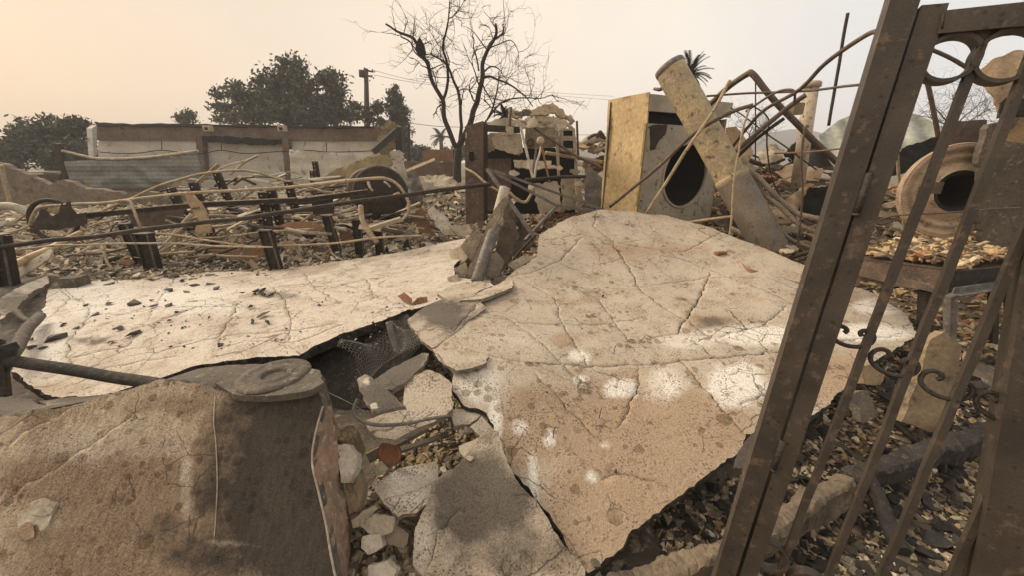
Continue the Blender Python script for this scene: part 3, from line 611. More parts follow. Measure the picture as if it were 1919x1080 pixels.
piece('dark grey flat slab piece at the head of the black gap', [(763, 600), (800, 572), (850, 552), (895, 552), (908, 580), (880, 600), (850, 628), (812, 652), (790, 640)],
      [(765, 600, 2.50), (905, 555, 2.92), (812, 655, 2.10), (905, 585, 2.66)], .03, 'slab_gran', [([(905, 560), (870, 600), (840, 640)], .006)], [(830, 590, 60, 2, .95, 26), (800, 625, 26, 1, .4, 14)])
piece('granular rounded slab piece with hexagonal outline beside the bent rod', [(760, 712), (800, 697), (825, 702), (845, 722), (848, 768), (830, 782), (790, 800), (740, 822), (705, 820), (680, 790), (755, 765)],
      [(760, 712, 1.78), (845, 740, 1.66), (740, 822, 1.36), (690, 800, 1.42), (820, 700, 1.80)], .03, 'slab_gran', [], [(800, 750, 60, 0, .3, 40)])
piece('smooth curled slab piece raised over the main crack', [(820, 664), (842, 656), (880, 655), (915, 668), (912, 682), (880, 694), (855, 697), (835, 685)], [(820, 664, 1.98), (915, 672, 2.0), (860, 697, 1.80), (870, 655, 2.08)], .02, 'slab_big')
piece('long dark slab piece lying under the wire netting', [(692, 722), (735, 690), (790, 662), (802, 664), (790, 690), (768, 712), (735, 732), (705, 730)], [(692, 722, 1.70), (735, 732, 1.66), (802, 664, 2.02), (770, 672, 1.98)], .03, 'slab_gran', [], [(740, 700, 80, 2, 1.1, 40)])
piece('upturned grey slab piece with white flecks by the bent rod', [(672, 712), (684, 703), (712, 722), (738, 742), (760, 762), (735, 768), (700, 770), (680, 745)], [(672, 712, 1.50), (690, 703, 1.53), (760, 762, 1.40), (700, 770, 1.30)], .02, 'slab_gran', [], [(710, 740, 60, 2, .95, 40), (686, 716, 5, 0, 1.4, 5), (700, 762, 6, 0, 1.4, 5)])
piece('loose pale slab piece lying in the stones at the centre of the gap', [(700, 912), (745, 882), (790, 868), (818, 864), (820, 900), (812, 935), (780, 965), (745, 970), (722, 948)], [(700, 912, 1.30), (818, 864, 1.44), (812, 935, 1.24), (745, 970, 1.14)], .02, 'slab_big', [([(722, 932), (770, 920), (815, 905)], .004)], [(760, 910, 60, 0, .5, 40)])
piece('small pale slab piece right of the bent rod end', [(835, 772), (880, 768), (900, 780), (880, 797), (850, 800)], [(835, 772, 1.60), (900, 780, 1.62), (850, 800, 1.50), (880, 768, 1.66)], .025, 'slab_big')
piece('triangular tan slab piece standing up beside the cracked edge', [(878, 800), (903, 780), (918, 800), (930, 815), (925, 838), (905, 826)], [(878, 800, 1.48), (903, 780, 1.55), (925, 838, 1.42), (930, 815, 1.48)], .02, 'slab_big')
piece('grey square slab piece tipped on the small stones', [(860, 838), (905, 815), (922, 832), (920, 848), (880, 866), (868, 855)], [(860, 838, 1.40), (905, 815, 1.46), (920, 848, 1.38), (880, 866, 1.32)], .02, 'con_pale' and 'slab_gran')
piece('narrow slab flake overlapping the white panel near the leaning pipe', [(820, 552), (852, 532), (900, 526), (922, 535), (880, 556), (850, 570)], [(820, 552, 3.1), (922, 535, 3.3), (850, 570, 2.85), (900, 526, 3.42)], .03, 'slab_big')
piece('thin tan slab flake bridging the two large panels', [(860, 565), (905, 545), (940, 528), (962, 518), (960, 540), (905, 560)], [(860, 565, 2.8), (962, 518, 3.4), (905, 562, 2.8), (940, 528, 3.3)], .03, 'slab_big')
piece('curled slab flake on the back edge of the white panel', [(500, 528), (560, 503), (650, 488), (680, 490), (600, 512), (540, 528)], [(500, 528, 4.05), (560, 503, 4.45), (680, 490, 4.65), (560, 522, 4.15)], .03, 'slab_white', (), [(590, 505, 70, 1, .8, 14)])
piece('raised slab flake with a dark broken step on the white panel', [(605, 530), (625, 510), (700, 495), (790, 488), (850, 498), (845, 520), (800, 545), (700, 556), (650, 552)], [(605, 530, 3.75), (850, 498, 4.35), (700, 556, 3.35), (700, 495, 4.35)], .05, 'slab_white', [([(640, 505), (690, 540), (720, 555)], .01)], [(760, 510, 60, 1, .5, 14)])
piece('left end piece of the white panel under the steel post', [(0, 560), (40, 535), (88, 516), (92, 530), (60, 548), (30, 580), (0, 600)], [(0, 560, 3.5), (88, 516, 4.3), (0, 600, 3.1), (60, 548, 3.8)], .06, 'slab_white', (), [(30, 570, 40, 2, .8, 20)])
piece('sooty slab piece at the left edge behind the near wall fragment', [(-60, 752), (0, 745), (60, 748), (92, 765), (60, 790), (-60, 800)], [(-60, 752, 1.5), (60, 748, 1.55), (92, 765, 1.42), (-60, 800, 1.3)], .05, 'slab_gran', (), [(20, 770, 120, 2, 1.1, 60)])
piece('flat grey slat lying between the white panel and the near fragment', [(70, 752), (220, 736), (300, 722), (300, 735), (150, 760), (95, 768)], [(70, 752, 1.55), (300, 722, 1.6), (150, 762, 1.48), (95, 768, 1.44)], .02, 'slab_gran', (), [(190, 745, 160, 2, .9, 20)])

# dark tile chips scattered on the white panel
tl = [(330, 518, 12, 'a'), (366, 536, 9, 0), (395, 534, 8, 0), (408, 543, 10, 0), (255, 570, 15, 1), (287, 578, 9, 0), (318, 575, 10, 0), (320, 547, 11, 0), (345, 551, 12, 0), (180, 592, 10, 0), (226, 619, 11, 0), (252, 630, 14, 0), (110, 636, 20, 1), (62, 655, 10, 0), (210, 645, 7, 0), (75, 592, 7, 0), (410, 650, 9, 0), (470, 606, 10, 0), (502, 607, 9, 0), (495, 593, 11, 0), (468, 577, 7, 0), (205, 532, 9, 1), (392, 518, 10, 0), (290, 540, 8, 0), (162, 575, 6, 0), (340, 527, 8, 0), (600, 574, 6, 0), (285, 565, 7, 0), (204, 572, 7, 0), (80, 655, 8, 0), (145, 617, 7, 0), (318, 604, 5, 0), (392, 598, 4, 0), (60, 640, 6, 0), (118, 612, 6, 0), (455, 552, 5, 0), (330, 588, 5, 0)]
for i, (a, b, r, k_) in enumerate(tl):
    p = on(FW, a, b, .012); s_ = r*2.2*(p.y/cp)/F
    q = rockmb(p, (s_, s_*.75, s_*.28+.008), 100+i)
    solo('tile_chip', q, 'tile', 'dark tile chip lying on the ash white wall panel', 'tile chip', 'dark tile chips on the white panel')
p = on(FW, 143, 535, .055); solo('block', box(p, (.19, .16, .115), .05), 'con_dark', 'square dark grey block standing near the back left corner of the white panel', 'block')
for a, b, t, m, c in ((1130, 558, .03, 'char', 'small black cinder lying near the middle of the tan panel'), (1155, 888, .022, 'char', 'small dark cinder lying low on the tan panel near its front tip'), (1115, 1090, .05, 'con_dark', 'stone under the front tip of the tan panel')):
    p = on(FB, a, min(b, 1060), .01); solo('cinder', rockmb(p, (t, t, t*.7), int(a)), m, c, 'cinder')
q = strip([(1390, 490, 3.52), (1400, 500, 3.42), (1415, 506, 3.38), (1438, 510, 3.36)], [(1392, 496, 3.48), (1402, 510, 3.36), (1420, 517, 3.30), (1438, 511, 3.35)], 4, .002); f_ = [(tuple(reversed(x))) for x in q.f]
solo('roof_tile_piece', q, 'terracotta', 'curved orange red tile shard on the back right of the tan panel', 'tile shard')
solo('brick_chip', box(on(FB, 1350, 476, .015), (.12, .05, .025), .3), 'terracotta', 'flat reddish chip lying just behind the curved tile shard', 'tile shard')
solo('soot_flake', decal(FB, [(980, 962), (1000, 962), (1018, 978), (1010, 982), (990, 976)], .012, .006, None), 'char', 'flat black flake on the dark slab piece at the bottom', 'flake')
for i, (a, b) in enumerate([(1150, 665), (1123, 784), (1036, 822)]):
    p = on(FB, a, b, 0); solo('nail', tube([p-Vector((0, 0, .01)), p+Vector((.005, 0, .05)), p+Vector((.012, .004, .062))], .0022, 6), 'steel_char', ('bent nail standing near the long crack of the tan panel', 'bent nail sticking up left of the white patches of the tan panel', 'bent nail sticking up in the brown stain of the tan panel')[i], 'nail', 'nails left in the tan panel')
for i, (x_, y_, s_) in enumerate([(708, 875, 20), (505, 552, 20)]):
    pass
for i in range(7): solo('charred_scrap', rockmb(on(FW, 500+random.uniform(-24, 30), 552+random.uniform(-6, 8), .02), (.09, .05, .03), 300+i), 'char', 'charred scrap in the small dark cluster on the right part of the white panel', 'scrap', 'charred scraps in the small cluster on the white panel')
for i, (P, Y, n_) in enumerate([([(745, 556), (758, 549), (772, 560), (770, 572), (756, 566)], 2.98, (-.3, -1, 1)), ([(772, 568), (782, 558), (800, 556), (802, 565), (786, 570)], 2.96, (.3, -1, 1)), ([(766, 578), (776, 568), (782, 562), (780, 572), (770, 584)], 2.93, (0, -1, .5))]):
    solo('curled_shard', plate(P, Y, n_, .008, .03, jg=.004), 'terracotta', 'brown curled shard on the tip of the white panel', 'curled shard', 'brown curled shards on the white panel')
def onslab(f, n, xr, yr):
    out = []
    while len(out) < n:
        a, b = random.uniform(*xr), random.uniform(*yr); p = hit(a, b, f); out.append((p.x, p.y))
    return out
chips('grit', 'fine ash grit and crumbs strewn over the white wall panel', onslab(FW, 520, (110, 820), (520, 655)), .006, .030, 'dark', hf=FW, power=2.5)
chips('grit', 'fine grit and crumbs strewn over the tan wall panel', onslab(FB, 420, (960, 1420), (440, 800)), .005, .018, 'mid', hf=FB, power=2.5)
print('slabs', sum(len(o.data.vertices) for o in bpy.data.objects if o.type == 'MESH'))

# ================================================================ THE LEANING IRON GATE
gb, gt = W(1400, 1050, .88), W(1733, 45, 1.02); GV = (gt-gb).normalized(); GU0 = Vector((.89, -.45, 0)); GN = GV.cross(GU0).normalized(); GU = GN.cross(GV).normalized()*-1
if GU.x < 0: GU = -GU
if GN.y > 0: GN = -GN
def gp(px, py, d=0): return RP(px, py, gb, GN)+GN*d
def gbar(p, q, a, b, d=0): return sweep(rect(a, b), [gp(*p, d), gp(*q, d)], up=tuple(GN))
def fine(mb_path, a, b, n=24):
    P = [mb_path[0].lerp(mb_path[1], i/n) for i in range(n+1)]; return sweep(rect(a, b), P, up=tuple(GN))
P1a, P1b = gp(1352, 1090), gp(1702, -40)
post = fine((P1a-GV*.12, P1b+GV*.1), .054, .05)
knks = []
for t_ in (.30, .73):
    knk = MB(); knks.append(('hinge', knk, 'gate_side'))
    c_ = gp(1352, 1090).lerp(gp(1702, -40), t_)+GU*.036+GN*.026
    knk.addmb(tube([c_-GV*.05, c_+GV*.05], .008, 10, False)); knk.addmb(tube([c_-GV*.056, c_-GV*.05], .010, 10, False))
thing('gate_post', 'square brown iron gate post with hinges, leaning at the right of the tan panel', 'gate post', [('post', post, 'gate'), *knks])
stile = fine((gp(1396, 1090)-GV*.1, gp(1738, 32)+GV*.018), .046, .042)
rail = fine((gp(1752, 50), gp(2150, 12)), .046, .05, 10)
cap_ = tube([gp(1757, 34, .024), gp(1754, 62, .024)], .003, 6, False)
brail = fine((gp(1400, 1108), gp(1900, 1330)), .04, .045, 8)
rst = fine((gp(1836, 1290), gp(2010, 330)), .11, .05, 10)
mid_ = [('stile', stile, 'gate'), ('top_rail', rail, 'gate', None, [('weld', cap_, 'gate_side')]), ('bottom_rail', brail, 'gate'), ('stile', rst, 'gate', 'wide dark stile at the right edge')]
bars = [((1842, 72), (1452, 1095)), ((1936, 95), (1545, 1100)), ((2048, 120), (1640, 1110)), ((2190, 130), (1762, 1130))]
for a, b in bars:
    n = 40; A, B = gp(*a), gp(*b); P = [A.lerp(B, i/n)+Vector((N3(A.lerp(B, i/n), 9), N3(A.lerp(B, i/n), 9, 3), 0))*.0022 for i in range(n+1)]
    mid_.append(('bar', sweep(rect(.0165, .017), P, up=tuple(GN)), 'gate'))
def gring(c, r, h): P = []; 
def gcirc(px, py, r, w_=.016, d_=.032):
    c = gp(px, py); n = 48; P = [c+(GU*math.cos(t)+GV*math.sin(t))*r for t in [2*math.pi*i/n for i in range(n)]]
    return sweep(rect(w_*.5, d_), P, up=tuple(GN), closed=True)
for c in ((1776, 111, .048), (1884, 106, .052), (2010, 112, .052), (1440, 1040, .050), (1512, 1098, .050), (1590, 1160, .05)): mid_.append(('ring', gcirc(*c), 'gate'))
def scroll(a, b, sag, cur, cr_=.006):
    """S-scroll hanging between two bars: pixel ends a, b on the gate plane"""
    A, B = gp(*a), gp(*b); w_ = (B-A).length; mid = (A+B)/2; P = []; X = (B-A).normalized(); Y_ = X.cross(GN).normalized()
    if Y_.z < 0: Y_ = -Y_
    pr = [(-.20, .08), (-.15, .17), (-.22, .26), (-.36, .25), (-.46, .10), (-.43, -.10), (-.26, -.25), (0, -.31), (.26, -.25), (.43, -.10), (.46, .10), (.36, .25), (.22, .26), (.15, .17), (.20, .08)]
    return tube([mid+X*(x*w_*.98)+Y_*(y*w_*.9) for x, y in pr], cr_, 7)
for a, b in (((1555, 625), (1640, 640)), ((1628, 665), (1720, 700)), ((1722, 705), (1822, 745)), ((1828, 742), (1920, 790))): mid_.append(('scroll', scroll(a, b, 0, 0), 'gate_side'))
thing('gate', 'open brown iron gate leaf with slim bars, rings and scrolls, leaning beside its post', 'gate', mid_)

# ================================================================ INDUSTRIAL DRYER AND THE FLUE PIPE ON IT
A_ = W(1218, 172, 5.5); Lf = W(1133, 184, 6.15); Rt = W(1368, 192, 6.3); ztop = A_.z; zb = .3
def V2(p, z): return Vector((p.x, p.y, z))
Bk = Lf+(Rt-A_); hx = (Rt-A_); hx.z = 0; wdt = hx.length; hx.normalize(); sdv = (Lf-A_); sdv.z = 0; dep = sdv.length; sdv = Vector((-hx.y, hx.x, 0))
hn = Vector((hx.y, -hx.x, 0))
def dp(u, v, d=0): return V2(A_, 0)+hx*u+Vector((0, 0, v))+hn*d          # front plane
hc = RP(1284, 329, dp(0, 0), hn); hu, hv = (hc-V2(A_, 0)).dot(hx), hc.z
hr = .47; hrv = .45
# front panel with a real round opening
zs = RP(1222, 231, dp(0, 0), hn).z; q = MB(); k = 64
rim = [dp(hu+hr*math.cos(t), hv+hrv*math.sin(t)) for t in [2*math.pi*i/k for i in range(k)]]
def edgept(t):
    c, s_ = math.cos(t), math.sin(t); x0, x1, y0, y1 = -hu, wdt-hu, zb-hv, zs-hv; m_ = 1e9
    for den, lim in ((c, x1 if c > 0 else x0), (s_, y1 if s_ > 0 else y0)):
        if abs(den) > 1e-6: m_ = min(m_, lim/den)
    return dp(hu+c*m_, hv+s_*m_)
angs = sorted([2*math.pi*i/k for i in range(k)]+[math.atan2(y, x) % (2*math.pi) for x in (-hu, wdt-hu) for y in (zb-hv, zs-hv)])
o1 = [edgept(t) for t in angs]; i1 = [dp(hu+hr*math.cos(t), hv+hrv*math.sin(t)) for t in angs]; n = len(angs)
q.add(o1+i1+[p-hn*.02 for p in i1], [(i, (i+1) % n, n+(i+1) % n, n+i) for i in range(n)]+[(n+i, n+(i+1) % n, 2*n+(i+1) % n, 2*n+i) for i in range(n)])
fr = q
rimmb = MB()
rv = []
for dr, dd in ((0, 0), (0, .018), (.028, .018), (.034, .004)): rv.append([dp(hu+(hr+dr)*math.cos(t), hv+(hrv+dr)*math.sin(t), dd) for t in [2*math.pi*i/k for i in range(k)]])
for i in range(3):
    o_ = len(rimmb.v); rimmb.add(rv[i]+rv[i+1], [(j, (j+1) % k, k+(j+1) % k, k+j) for j in range(k)], True)
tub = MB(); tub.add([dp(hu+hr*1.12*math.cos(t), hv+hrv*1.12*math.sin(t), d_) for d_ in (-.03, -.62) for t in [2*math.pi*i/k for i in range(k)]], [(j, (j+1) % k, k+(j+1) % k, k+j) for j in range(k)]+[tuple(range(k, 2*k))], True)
def quadbox(p0, ex, ey, ez): return MB().add([p0+ex*a+ey*b+ez*c for a in (0, 1) for b in (0, 1) for c in (0, 1)], [(0, 1, 3, 2), (4, 6, 7, 5), (0, 4, 5, 1), (2, 3, 7, 6), (0, 2, 6, 4), (1, 5, 7, 3)])
up_ = Vector((0, 0, 1))
def subdiv_panel(p0, ex, ey, n_, th, nrm, amp, seed):
    vs = []; N1 = n_+1
    for i in range(N1):
        for j in range(N1):
            p = p0+ex*(i/n_)+ey*(j/n_); vs.append(p+nrm*amp*noise.noise(p*1.8+Vector((seed, 0, 0))))
    return solid(vs, [(i*N1+j, (i+1)*N1+j, (i+1)*N1+j+1, i*N1+j+1) for i in range(n_) for j in range(n_)], lambda p: -nrm*th, 0)
side = subdiv_panel(dp(-.004, zb), sdv*dep, up_*(ztop-zb), 16, .02, -hx, .03, 3)
back = quadbox(dp(0, zb)+sdv*dep, hx*wdt, sdv*-.02, up_*(ztop-zb-.25)); rside = quadbox(dp(wdt, zb), sdv*dep, -hx*.02, up_*(ztop-zb-.25))
zh = RP(1222, 208, dp(0, 0), hn).z
hood = quadbox(dp(.01, zh, .02), hx*(wdt+.04), -hn*.04, up_*(RP(1222, 176, dp(0, 0), hn).z-zh))
hood2 = subdiv_panel(dp(.01, ztop-.03), hx*(wdt+.02), sdv*dep+Vector((0, 0, -.06)), 10, .02, up_, .03, 5)
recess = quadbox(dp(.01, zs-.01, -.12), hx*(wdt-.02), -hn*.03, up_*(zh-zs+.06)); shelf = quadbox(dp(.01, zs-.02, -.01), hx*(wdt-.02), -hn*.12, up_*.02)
def patch(pix, d, th=.003, jg=.012):
    P = [RP(a, b, dp(0, 0), hn)-dp(0, 0) for a, b in pix]; P = [Vector((p.dot(hx), p.z)) for p in P]; P = jag(P, jg, .03, seed=pix[0][0]); V3, F3 = cdt(P, .08)
    return solid([dp(a.x, a.y, d) for a in V3], F3, lambda p: -hn*th, 0)
peel = patch([(1217, 236), (1236, 232), (1250, 234), (1248, 250), (1240, 258), (1232, 268), (1226, 280), (1218, 282)], .005)
topbit = quadbox(dp(.95, ztop-.06, -.1), hx*.42, -hn*.25, up_*.06)
foot = quadbox(dp(0, zb-.3, -.05), hx*wdt, -hn*(dep-.1), up_*.3)
thing('industrial_dryer', 'tall industrial dryer cabinet with a yellow side and a round black opening', 'dryer', [
    ('front_panel', fr, 'dryer', None, [('door_rim', rimmb, 'dryer_top'), ('bare_patch', peel, 'steel_char')]), ('side_panel', side, 'yellow', 'scorched yellow side panel'), ('side_panel', rside, 'dryer'), ('back_panel', back, 'dryer'),
    *[('bolt', lathe(dp(u_, v_, .002), hn, [(0, .012), (.011, .010), (.014, 0)], 8), 'steel_brown') for u_, v_ in [(.05, zs-.05), (.5, zs-.05), (1.0, zs-.05), (1.42, zs-.05), (.05, zb+.75), (1.42, zb+.8), (.05, zb+1.15), (1.42, zb+1.25)]],
    ('corner_trim', quadbox(dp(-.012, zb, .004), hx*.03, -hn*.03, up_*(zs-zb)), 'brass'), ('side_seam', quadbox(dp(-.03, zb+.02)+sdv*(dep*.9), sdv*.014, hx*.03, up_*(ztop-zb-.06)), 'steel_brown'),
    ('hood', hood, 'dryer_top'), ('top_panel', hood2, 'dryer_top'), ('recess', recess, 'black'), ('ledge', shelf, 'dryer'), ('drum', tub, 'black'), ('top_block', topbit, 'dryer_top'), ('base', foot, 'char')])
d0, d1 = W(1256, 128, 5.05), W(1447, 470, 4.15); dv = (d1-d0).normalized(); Ld = (d1-d0).length; R0 = .168
def ductp(t0, t1, rr=1.0, nn=20):
    pr = []
    for i in range(nn+1):
        t = t0+(t1-t0)*i/nn; pr.append((R0*(1+.02*math.sin(t*9))*rr*(1+.06*(t > .62)), t*Ld))
    return pr
m1 = lathe(d0, dv, ductp(0, .62), 40); m2_ = lathe(d0, dv, [(R0*1.0, .615*Ld), (R0*1.06, .622*Ld)]+ductp(.63, 1.0), 40)
inner = lathe(d0, dv, [(R0, 0), (R0*.93, 0), (R0*.9, .6), (0, .6)], 40)
rimd = lathe(d0, dv, [(R0*.96, -.03), (R0*1.03, -.03), (R0*1.04, .0), (R0*1.03, .02), (R0*1.0, .03)], 40); seam = lathe(d0, dv, [(R0*1.0, .60*Ld), (R0*1.07, .605*Ld), (R0*1.07, .625*Ld), (R0*1.0, .63*Ld)], 40)
for q_ in (m1, m2_): q_.v = [tuple(Vector(p)+Vector((N3(p, 3), N3(p, 3, 2), N3(p, 3, 4)))*.012) for p in q_.v]
thing('flue_pipe', 'wide rusty yellow flue pipe lying diagonally against the industrial dryer', 'flue pipe', [('upper_section', m1, 'duct'), ('lower_section', m2_, 'duct_low', 'grey sooty lower section'), ('inside', inner, 'black'), ('rim', rimd, 'steel_grey'), ('seam', seam, 'duct')])
solo('hook', tube([W(1226, 166, 5.3), W(1236, 167, 5.2), W(1244, 163, 5.15)], .018, 7, taper=1.5), 'steel_brown', 'short bent stub sticking left out of the top of the flue pipe', 'hook')

